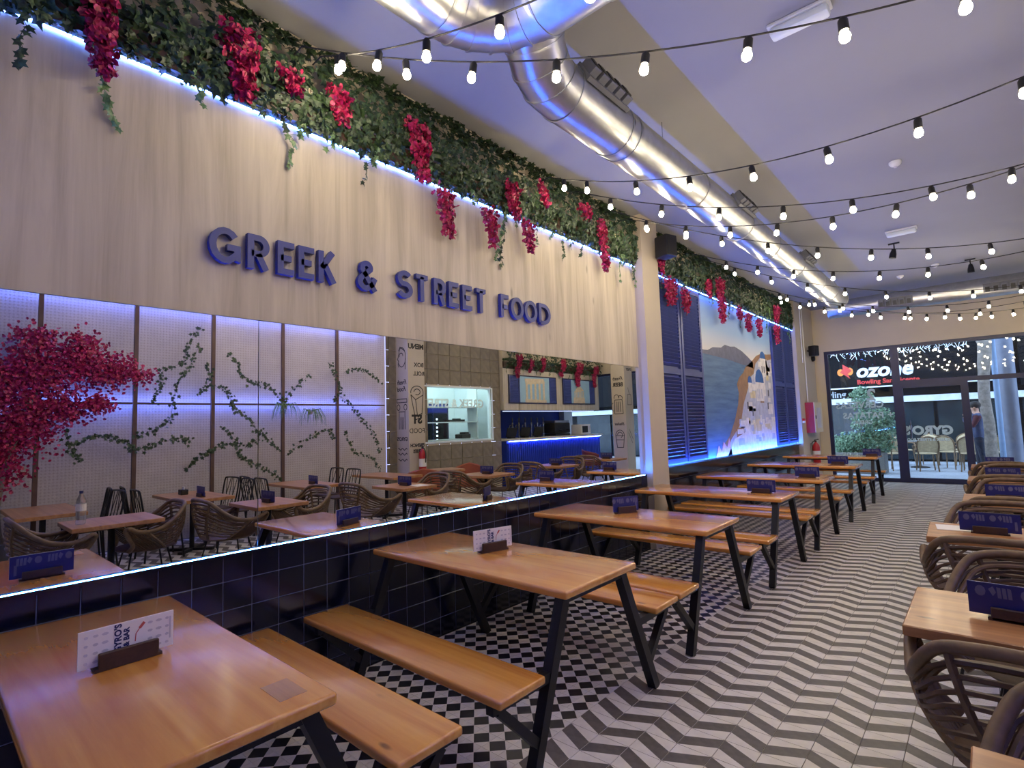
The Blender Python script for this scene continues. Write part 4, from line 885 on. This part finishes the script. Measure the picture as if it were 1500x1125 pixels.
# bougainvillea bush
g = thing('bougainvillea', 'big crimson bougainvillea spreading over the left screens in the mirror', 'plant', (PX-.1, 0.9, 0)); rng = np.random.default_rng(77)
MB().tube(cat_rom([(-.02, -.1, .03), (-.05, -.2, .7), (-.06, -.1, 1.4), (-.04, .1, 2.1)], 5), [.04]*16, 8).build('trunk', 'bark', g)
pl = MB().lathe([(.16, .02), (.2, .35), (.18, .36), (.17, .3)], 18, (-.1, -.1, 0)).build('pot', 'planter_grey', g, True)
C = [(-.3, 2.2, .45, .38), (.1, 2.3, .42, .42), (.5, 2.5, .35, .36), (.85, 2.4, .34, .26), (1.15, 2.35, .2, .12), (.35, 1.9, .4, .22), (.0, 1.7, .4, .35), (-.2, 1.3, .3, .4), (.1, 2.75, .25, .18), (.55, 2.75, .18, .12), (-.5, 1.8, .4, .5), (.7, 1.95, .25, .14)]
Q = []
for (yy, zz, ry, rz_) in C:
    m_ = int(8500*ry*rz_); q = rng.normal(0, .42, (m_, 3))*(.22, ry, rz_)+(-.08, yy, zz); Q.append(q)
Q = np.concatenate(Q); m_ = len(Q); nn = np.stack([-np.ones(m_), rng.normal(0, .7, m_), rng.normal(0, .7, m_)], 1)
Q[:, 0] = np.minimum(Q[:, 0], .06); stuff(link('blossom', leaf_mesh(leaf_cloud(Q, nn, rng.normal(0, 1, (m_, 3)), rng.uniform(.035, .06, m_), PETAL, .3), 'blossom', 'bougainvillea'), g))
extinguisher('red fire extinguisher hanging on the doodle pier in the mirror', (5.52, 6.95, .62))
tag(MB().b2((5.598, 6.92, .7), (5.59, 6.98, 1.0)).build('extinguisher_bracket', 'steel'), 'steel bracket behind the extinguisher on the doodle pier', 'bracket')
# kitchen behind the hatch
sh_ = thing('kitchen_shelf', 'white open shelf unit inside the kitchen hatch', 'shelf', (6.55, 8.4, 0)); mb = MB()
for z in (1.21, 1.62, 1.98): mb.b2((-.15, -.65, z), (.2, 1.05, z+.025))
mb.b2((-.15, -.65, 0), (.2, -.62, 2.0)).b2((-.15, 1.0, 0), (.2, 1.03, 2.45)).build('boards', 'kitchen_white', sh_)
MB().b2((-.15, -.62, 0), (.2, 1.0, 1.2)).build('cabinet_body', 'kitchen_white', sh_)
fg = thing('drinks_fridge', 'dark blue glass-front drinks fridge inside the kitchen hatch', 'fridge', (7.15, 8.55, 0)); MB().b2((-.25, -.35, 0), (.25, .35, 2.1)).build('body', 'frame_navy', fg)
MB().b2((-.262, -.3, .4), (-.252, .3, 1.85)).build('glass_door', 'facade_glass', fg); mb = MB()
for i in range(9): mb.b2((-.27, -.06, .9+.1*i), (-.263, -.02, .94+.1*i))
mb.build('lamp_dots', 'fridge_light', fg); MB().b2((-.262, -.3, 1.88), (-.252, .3, 2.07)).build('header', 'sign_blue', fg)
hd = thing('extractor_hood', 'grey steel extractor hood inside the kitchen hatch', 'hood', (7.2, 7.6, 1.95)); MB().prism([(-.45, 0), (.4, 0), (.4, .7), (-.1, .7)], -.5, .4, lambda u, v, w_: (u, w_, v)).build('hood_shell', 'steel', hd); MB().b2((-.46, -.5, -.03), (.4, .4, 0)).build('rim', 'steel', hd)
tag(MB().rbox((0, 0, .05), (.25, .3, .1), .01, 1).rbox((0, .05, .12), (.2, .14, .06), .01, 1).build('card_terminal', 'black_plastic', None, False, (6.5, 9.0, 1.236)), 'black card terminal on the hatch shelf', 'terminal')
tag(MB().rbox((0, 0, .025), (.18, .5, .05), .006, 1).rbox((0, .05, .06), (.1, .2, .03), .006, 1).build('serving_tray', 'black_plastic', None, False, (6.5, 8.75, 1.646)), 'long dark tray on the hatch shelf', 'tray')
# bar
BX = 5.9
bar = thing('bar_counter', 'long bright blue ribbed bar counter with pale stone top', 'bar', (BX, 9.95, 0))
MB().b2((.02, 0, 0), (.6, 4.3, 1.12)).build('body', 'bar_blue', bar)
rb_ = MB().b2((-.004, -.03, -.5), (.018, .03, .5)).mesh('rib', 'bar_blue')
for i in range(51): link('rib', rb_, bar, (.0, .06+.0835*i, .56))
MB().rbox((.3, 2.16, 1.15), (.78, 4.36, .05), .008, 2).build('worktop', 'counter_stone', bar, True)
MB().b2((-.04, .02, 1.1), (-.028, 4.28, 1.112)).build('edge_light', 'led_screen', bar)
bh = thing('bar_bulkhead', 'hanging oak panel above the bar carrying two temple pictures', 'bulkhead', (BX, 9.86, 1.9)); MB().b2((0, 0, 0), (.2, 4.4, 1.08)).build('panel', 'panel_oak', bh); MB().b2((.02, .02, 1.08), (.18, 4.38, 2.165)).build('upper_box', 'cream_paint', bh); MB().b2((-.02, 0, 1.06), (-.001, 4.4, 1.08)).build('top_trim', 'black_metal', bh)
tag(MB().b2((6.06, 10, 1.87), (6.08, 14.2, 1.885)).build('led_strip', 'led_bar_fill'), 'added white fill strip under the bulkhead above the bar', 'light strip')  # strip added to light the bar; no lamp is visible there
mat('temple_stone', (206, 190, 158), .6, var=.12, nscale=14); mat('pic_sky', (150, 186, 206), .6, var=.05)
def picture(label, ya, yb, kind):
    p_ = thing('temple_picture', label, 'picture', (BX-.001, (ya+yb)/2, 2.07), 0, 'shuttered temple pictures'); wy = yb-ya; h = .74
    MB().b2((-.03, -wy/2, 0), (0, -wy/2+.03, h)).b2((-.03, wy/2-.03, 0), (0, wy/2, h)).b2((-.03, -wy/2+.03, 0), (0, wy/2-.03, .03)).b2((-.03, -wy/2+.03, h-.03), (0, wy/2-.03, h)).build('frame', 'frame_navy', p_)
    sw = .42 if wy < 1.8 else .5; MB().b2((-.012, -wy/2+.03, .03), (-.004, wy/2-.03, h-.03)).build('sky_print', 'pic_sky', p_)
    for e in ((-wy/2+.03, -wy/2+.03+sw*(.8 if wy > 1.8 else .9)), (wy/2-.03-sw*.55, wy/2-.03)):
        s_ = MB().b2((-.03, e[0], .03), (-.013, e[1], h-.03)).build('shutter', 'shutter_blue', p_); mb = MB()
        for i in range(16): mb.box((-.034, (e[0]+e[1])/2, .07+.04*i), (.012, e[1]-e[0]-.06, .022), Matrix.Rotation(-.6, 3, 'Y'))
        mb.build('slats', 'shutter_blue', s_)
    f = lambda u, v, w_: (-.013-w_, -u, v); mb = MB()
    if kind == 0:
        mb.prism([(-.55, .03), (.35, .03), (.35, .12), (-.55, .1)], 0, .002, f); mb.prism([(-.5, .56), (.32, .5), (.36, .66), (-.45, .68)], 0, .003, f)
        for i in range(5): mb.prism([(-.48+.18*i, .1), (-.40+.18*i, .1), (-.40+.18*i, .56), (-.48+.18*i, .56)], 0, .0025, f)
    else:
        mb.prism([(-.3, .03), (.3, .03), (.28, .2), (-.28, .2)], 0, .002, f); mb.prism([(-.26, .4), (.26, .34), (.02, .6)], 0, .003, f)
        for i in range(7): mb.prism([(-.25+.075*i, .2), (-.21+.075*i, .2), (-.21+.075*i, .38), (-.25+.075*i, .38)], 0, .0025, f)
    mb.build('temple_print', 'temple_stone', p_)
picture('picture of a porch with stone figures between blue shutters above the bar', 10.04, 12.04, 0); picture('picture of a hilltop temple between blue shutters above the bar', 12.35, 14.0, 1)
garland('ivy garland with crimson bougainvillea above the bar bulkhead', 9.85, 14.25, [(10.3, 3.3, 2.75, .14), (10.8, 3.2, 2.9, .1), (11.3, 3.3, 2.95, .12), (12.2, 3.3, 2.85, .14), (13.0, 3.25, 2.6, .2), (13.9, 3.2, 2.6, .15)], 330, 9, BX, 2.99, 3.5, .2, True, -1)
def tap(label, y):
    t = thing('beer_tap', label, 'beer tap', (6.2, y, 1.1755), 0, 'beer taps on the bar'); MB().lathe([(.045, 0), (.045, .012), (.022, .03), (.022, .38), (.026, .4)], 14).build('column', 'steel', t, True); MB().tube([(0, 0, .34), (.09, 0, .34), (.11, 0, .28)], .012, 8).build('spout', 'steel', t, True); MB().lathe([(.012, .4), (.018, .5), (.012, .53)], 10).build('handle', 'black_plastic', t, True)
for k in range(6): tap('chrome beer tap in the row on the bar', 10.5+.26*k)
for k in range(3):
    t = thing('bar_screen', 'dark till screen beside the beer taps', 'screen', (6.1, 10.35+.55*k, 1.1755), 0, 'till screens on the bar'); MB().box((0, 0, .16), (.02, .38, .24), Matrix.Rotation(-.3, 3, 'Y')).build('panel', 'black_plastic', t); MB().box((0.02, 0, .02), (.14, .16, .04)).build('foot', 'black_plastic', t)
cm = thing('coffee_machine', 'black espresso machine on the bar', 'coffee machine', (6.3, 12.55, 1.1755)); MB().rbox((0, 0, .22), (.45, .75, .3), .03, 2).box((0, 0, .03), (.45, .7, .06)).build('body', 'black_plastic', cm, True); MB().b2((-.2, -.34, .37), (.2, .34, .44)).build('cup_rail', 'steel', cm)
for y in (-.18, .18): MB().tube([(-.2, y, .16), (-.34, y, .15)], .016, 8).build('group_handle', 'black_plastic', cm)
mw = thing('microwave', 'white microwave at the window end of the bar', 'microwave', (6.3, 13.8, 1.1755)); MB().rbox((0, 0, .15), (.38, .5, .3), .01, 1).build('body', 'white_paint', mw); MB().b2((-.194, -.2, .05), (-.191, .1, .25)).build('oven_window', 'black_plastic', mw); MB().b2((-.196, .14, .06), (-.191, .22, .24)).build('control_panel', 'print_grey', mw)
# ================================================================ street outside
tag(MB().b2((-12, Y1+.15, -.14), (16, 30, -.02)).build('pavement', 'paving'), 'pale paved terrace outside the shop window', 'pavement')['kind'] = 'structure'
FY = 21.0
fc = struct(MB().b2((-12, FY+.05, 0), (16, FY+.4, 7)).build('wall_facade_opposite', 'facade_black'))
MB().b2((-6, FY-.45, 2.39), (3.7, FY+.05, 3.9)).build('sign_band', 'facade_black', fc); MB().b2((-6, FY-.46, 2.36), (3.7, FY-.45, 2.40)).build('sign_edge', 'band_white', fc)
MB().b2((-6, FY-.12, 1.86), (12, FY+.0, 2.05)).build('white_beam', 'band_white', fc); MB().b2((3.9, FY-.4, 2.2), (12, FY+.0, 4.2)).build('sign_band', 'facade_black', fc)
for i in range(9): MB().b2((-5.6+1.9*i, FY+.0, .05), (-3.8+1.9*i, FY+.045, 1.84)).build('shop_pane', 'facade_glass', fc)
text('ozone', .6, 'band_white', 'sign_lettering', fc, frame((.0, FY-.462, 2.72), (1, 0, 0), (0, 0, 1)), .01, .02, 'LEFT', .2)
text('Bowling San Vicente', .2, 'shop_red', 'sign_lettering', fc, frame((.02, FY-.462, 2.49), (1, 0, 0), (0, 0, 1)), .004, .006)
text('Bowling', .3, 'band_white', 'sign_lettering', fc, frame((-1.35, FY-.02, 2.1), (1, 0, 0), (0, 0, 1)), .004, .006)
fz = lambda u, v, w_: (u, FY-.462-w_, v)
for ox, oz, k_ in ((-.3, 2.93, 1), (4.6, 2.85, 2.0)):
    lay3 = -.0 if ox < 2 else .0
    MB().prism([(ox+k_*a, oz+k_*c) for a, c in ((-.05, .25), (.12, .12), (.2, .02), (.08, -.08), (.14, -.24), (-.02, -.1), (-.14, -.02), (-.05, .1))], 0, .01, fz).build('sign_emblem', 'shop_red', fc)
    MB().prism([(ox+k_*(.14+.1*math.cos(a*.7)), oz+k_*(.0+.13*math.sin(a*.7))) for a in range(9)], 0, .008, fz).prism([(ox+k_*(-.12+.1*math.cos(a*.7)), oz+k_*(-.02+.12*math.sin(a*.7))) for a in range(9)], 0, .008, fz).build('sign_emblem', 'shop_orange', fc)
ic = thing('icicle_lights', 'cold white icicle lights hanging outside across the top of the window', 'string lights', (0, 15.3, 3.04)); mb = MB(); rr_ = random.Random(3); x = .3
while x < 2.9:
    l = rr_.uniform(.05, .2); mb.tube([(x, 0, 0), (x+rr_.uniform(-.05, .05), 0, -l*.5), (x+rr_.uniform(-.06, .06), 0, -l)], .0045, 4); mb.tube([(x, 0, -l*.4), (x+rr_.uniform(-.09, .09), 0, -l*.6)], .004, 4); x += rr_.uniform(.04, .09)
mb.build('icicles', 'icicle_glow', ic); MB().tube([(.2, 0, .005), (3.0, 0, .005)], .008, 5).build('cable', 'cable_black', ic)
struct(MB().b2((-6, 14.65, 3.05), (9, 15.6, 3.2)).build('roof_arcade', 'facade_black'))
# planter and bush
pt = thing('planter_bush', 'grey planter with a tall pale green bush outside the window', 'plant', (.55, 16.7, -.02)); rng = np.random.default_rng(5)
MB().rbox((0, 0, .27), (1.1, .6, .54), .02, 2).build('planter', 'planter_grey', pt); Q = []
for (x, y, z, r, rz_) in ((-.2, 0, .8, .45, .3), (.15, 0, 1.3, .35, .4), (.1, .05, 1.95, .3, .33), (.5, 0, 1.1, .38, .4), (.55, .0, 1.45, .25, .25), (-.35, 0, .65, .35, .25), (.3, .05, .75, .5, .3)):
    m_ = int(1900*r); d_ = rng.normal(0, 1, (m_, 3)); d_ /= np.linalg.norm(d_, axis=1, keepdims=True); Q.append(d_*rng.uniform(.5, 1, (m_, 1))*(r, r*.8, rz_)+(x, y, z))
Q = np.concatenate(Q); m_ = len(Q); stuff(link('foliage', leaf_mesh(leaf_cloud(Q, rng.normal(0, 1, (m_, 3))+(0, -.8, .5), rng.normal(0, 1, (m_, 3)), rng.uniform(.05, .09, m_), BLADE*np.array([1.6, 1]), .2), 'foliage', 'bush_leaf'), pt))
MB().tube([(0, 0, .5), (.1, 0, 1.2), (.1, .02, 1.9)], .03, 6).tube([(0, 0, .5), (-.2, 0, .9)], .02, 6).tube([(.05, 0, .6), (.45, 0, 1.3)], .02, 6).build('stem', 'bark', pt)
tr_ = thing('street_tree', 'pale barked tree trunk outside behind the man', 'tree', (3.1, 17.6, -.02)); MB().tube(cat_rom([(0, 0, 0), (.03, 0, 1), (.0, 0, 2), (.08, 0, 2.9), (.12, .05, 3.6)], 4), [.15]*3+[.13]*3+[.12]*5+[.14]*6, 12).build('trunk', 'bark', tr_, True); MB().tube([(.1, .02, 3.0), (-.3, .3, 4.2)], .07, 8).tube([(.1, .02, 3.2), (.7, .2, 4.4)], .07, 8).build('branch', 'bark', tr_)
ps = thing('blue_pole', 'slim pale blue pole outside beside the tree trunk', 'pole', (3.36, 17.9, -.02)); MB().lathe([(.075, .0), (.075, 4.4)], 16).build('shaft', 'pole_blue', ps, True); MB().lathe([(.13, 0), (.13, .03)], 16).build('base_plate', 'pole_blue', ps)
co = thing('round_column', 'thick grey round column outside right of the man', 'column', (3.52, 16.3, -.02)); MB().lathe([(.145, .0), (.145, 4.8)], 28).build('shaft', 'column_grey', co, True); MB().lathe([(.19, 0), (.19, .08), (.15, .1)], 28).build('base', 'column_grey', co, True)
# terrace chairs and tables
def bistro():
    t = thing('terrace_chair', 'x', 'chair', (0, 0, 0), 0, 'pale rattan terrace chairs')
    hoop = cat_rom([(-.2, -.2, .44), (-.23, -.25, .62), (-.2, -.29, .80), (0, -.31, .90), (.2, -.29, .80), (.23, -.25, .62), (.2, -.2, .44)], 5); MB().tube(hoop, .018, 7).build('back_hoop', 'rattan', t, True)
    MB().prism([(p.x*.95, p.z-.01 if p.z > .5 else .5) for p in hoop], 0, .012, lambda u, v, w_: (u, -.2-.11*(v-.44)/.46+w_, v)).build('woven_back', 'rattan_pale', t)
    MB().lathe([(.0, .44), (.22, .44), (.24, .455), (.22, .47), (.0, .468)], 20).build('seat', 'rattan_pale', t, True)
    for sx in (-1, 1):
        MB().tube(cat_rom([(sx*.22, -.24, .62), (sx*.27, 0, .66), (sx*.25, .18, .62), (sx*.2, .2, .45)], 4), .014, 6).build('arm', 'rattan', t, True)
        for sy in (-1, 1): MB().tube([(sx*.17, sy*.17, .45), (sx*.2, sy*.22, .0)], .016, 6).build('leg', 'rattan', t)
    return t
bc = None
for k, (x, y, rz, lb) in enumerate([(1.85, 17.75, .25, 'seen from behind through the door, nearest the glass'), (1.1, 17.7, .9, 'beside the planter, turned right'), (2.3, 18.6, -.4, 'behind the nearest one through the door'), (1.75, 19.6, 2.9, 'facing the window, far side of the round table'), (2.75, 17.9, -.1, 'left of the man'), (3.3, 18.5, .2, 'right behind the man'), (2.6, 19.7, 3.0, 'farthest from the glass, left of the man'), (3.95, 18.2, .1, 'right of the thick column'), (1.2, 19.3, -2.2, 'behind the planter by the far table'), (4.4, 19.0, 2.6, 'farthest right beyond the column')]):
    lb = 'pale rattan terrace chair outside, '+lb
    if bc is None: bc = bistro(); bc.location = (x, y, -.02); bc.rotation_euler.z = rz; bc['label'] = lb
    else: dup(bc, (x, y, -.02), rz, lb)
def rtable(label, x, y):
    t = thing('terrace_table', label, 'table', (x, y, -.02), 0, 'round terrace tables'); MB().lathe([(.36, .72), (.37, .735), (.36, .75), (.0, .75)], 24).build('tabletop', 'planter_grey', t, True); MB().lathe([(.03, .04), (.03, .72)], 10).lathe([(.22, 0), (.22, .02), (.03, .05)], 20).build('pedestal', 'black_metal', t)
rtable('round terrace table outside behind the door', 1.62, 18.75); rtable('round terrace table outside near the man', 2.95, 19.2); rtable('round terrace table outside right of the column', 4.4, 18.3)
# man in a body-warmer looking left
man = thing('person', 'man in a navy body-warmer and maroon sleeves standing outside, looking left', 'person', (2.93, 16.75, -.02), PI/2)
J = {'pel': (0, 0, .93), 'wai': (0, .0, 1.08), 'che': (0, .0, 1.28), 'sho': (0, -.01, 1.43), 'nec': (0, .01, 1.5), 'hea': (0, .03, 1.60), 'top': (0, .03, 1.69)}
for s_, q in ((1, 'r'), (-1, 'l')):
    J.update({'sh'+q: (.19*s_, -.01, 1.40), 'hip'+q: (.1*s_, 0, .88), 'kn'+q: (.11*s_, .03*s_, .49), 'an'+q: (.11*s_, -.02+.05*s_, .09), 'to'+q: (.12*s_, .13+.05*s_, .04)})
J.update({'elr': (.25, -.05, 1.13), 'wrr': (.22, .07, .92), 'har': (.2, .12, .86), 'ell': (-.24, .08, 1.15), 'wrl': (-.14, .24, 1.3), 'hal': (-.09, .2, 1.42)})
RAD = {'pel': .155, 'wai': .15, 'che': .165, 'sho': .12, 'nec': .058, 'hea': .088, 'top': .07, 'shr': .075, 'shl': .075, 'hipr': .1, 'hipl': .1, 'knr': .062, 'knl': .062, 'anr': .042, 'anl': .042, 'tor': .036, 'tol': .036, 'elr': .052, 'ell': .052, 'wrr': .035, 'wrl': .035, 'har': .036, 'hal': .036}
E_ = [('pel', 'wai'), ('wai', 'che'), ('che', 'sho'), ('sho', 'nec'), ('nec', 'hea'), ('hea', 'top'), ('sho', 'shr'), ('shr', 'elr'), ('elr', 'wrr'), ('wrr', 'har'), ('sho', 'shl'), ('shl', 'ell'), ('ell', 'wrl'), ('wrl', 'hal'), ('pel', 'hipr'), ('hipr', 'knr'), ('knr', 'anr'), ('anr', 'tor'), ('pel', 'hipl'), ('hipl', 'knl'), ('knl', 'anl'), ('anl', 'tol')]
ks = list(J); me = bpy.data.meshes.new('sk'); me.from_pydata([J[k] for k in ks], [(ks.index(a), ks.index(b)) for a, b in E_], [])
tmp = bpy.data.objects.new('sk', me); COL.objects.link(tmp); md = tmp.modifiers.new('s', 'SKIN'); md.use_smooth_shade = True
for i, k in enumerate(ks): sv = me.skin_vertices[0].data[i]; sv.radius = (RAD[k], RAD[k]*(.72 if k in ('pel', 'wai', 'che') else 1)); sv.use_root = (k == 'pel')
tmp.modifiers.new('ss', 'SUBSURF').levels = 1
bm_ = bpy.data.meshes.new_from_object(tmp.evaluated_get(bpy.context.evaluated_depsgraph_get())); bpy.data.objects.remove(tmp)
bm_.materials.clear()
for k in ('skin', 'vest_navy', 'sleeve_maroon', 'denim', 'shoe'): bm_.materials.append(MATS[k])
for p_ in bm_.polygons:
    c = p_.center; i = 1
    if c.z > 1.475: i = 0
    elif c.z < .1: i = 4
    elif c.z < .92 and abs(c.x) < .19: i = 3
    if abs(c.x) > .185 and .9 < c.z < 1.42: i = 2
    if (Vector(J['hal'])-c).length < .09 or (Vector(J['har'])-c).length < .085: i = 0
    p_.material_index = i; p_.use_smooth = True
link('body', bm_, man)
MB().lathe([(.0, .0), (.075, .01), (.1, .06), (.098, .11), (.07, .155), (.0, .17)], 16, (0, .012, 1.585), None, 1.1).build('hair', 'hair', man, True)
MB().lathe([(.0, -.02), (.018, 0), (.0, .03)], 8, (0, .128, 1.585)).build('nose', 'skin', man, True)
for s_ in (-1, 1): MB().rbox((s_*.088, .03, 1.59), (.02, .04, .06), .008, 2).build('ear', 'skin', man, True); MB().lathe([(.0, -.01), (.012, 0), (.0, .01)], 8, (s_*.035, .112, 1.615)).build('eye', 'hair', man)
MB().rbox((0, .118, 1.54), (.05, .02, .012), .005, 1).build('mouth', 'print_red', man)
for sx, hand in ((1, 'har'), (-1, 'hal')):
    h_ = Vector(J[hand]); dn = Vector((0, .15, -1)).normalized() if sx == 1 else Vector((.25, -.3, 1)).normalized()
    for i, l in enumerate((.07, .08, .075, .06)): MB().tube([h_+Vector((0, -.03+.02*i, 0)), h_+Vector((0, -.03+.02*i, 0))+dn*l*.6, h_+Vector((-.012*sx, -.028+.02*i, 0))+dn*l], [.011, .01, .008], 6).build('finger', 'skin', man, True)
    MB().tube([h_+Vector((0, .03, 0)), h_+Vector((-.01*sx, .055, 0))+dn*.03], [.012, .009], 6).build('thumb', 'skin', man, True)
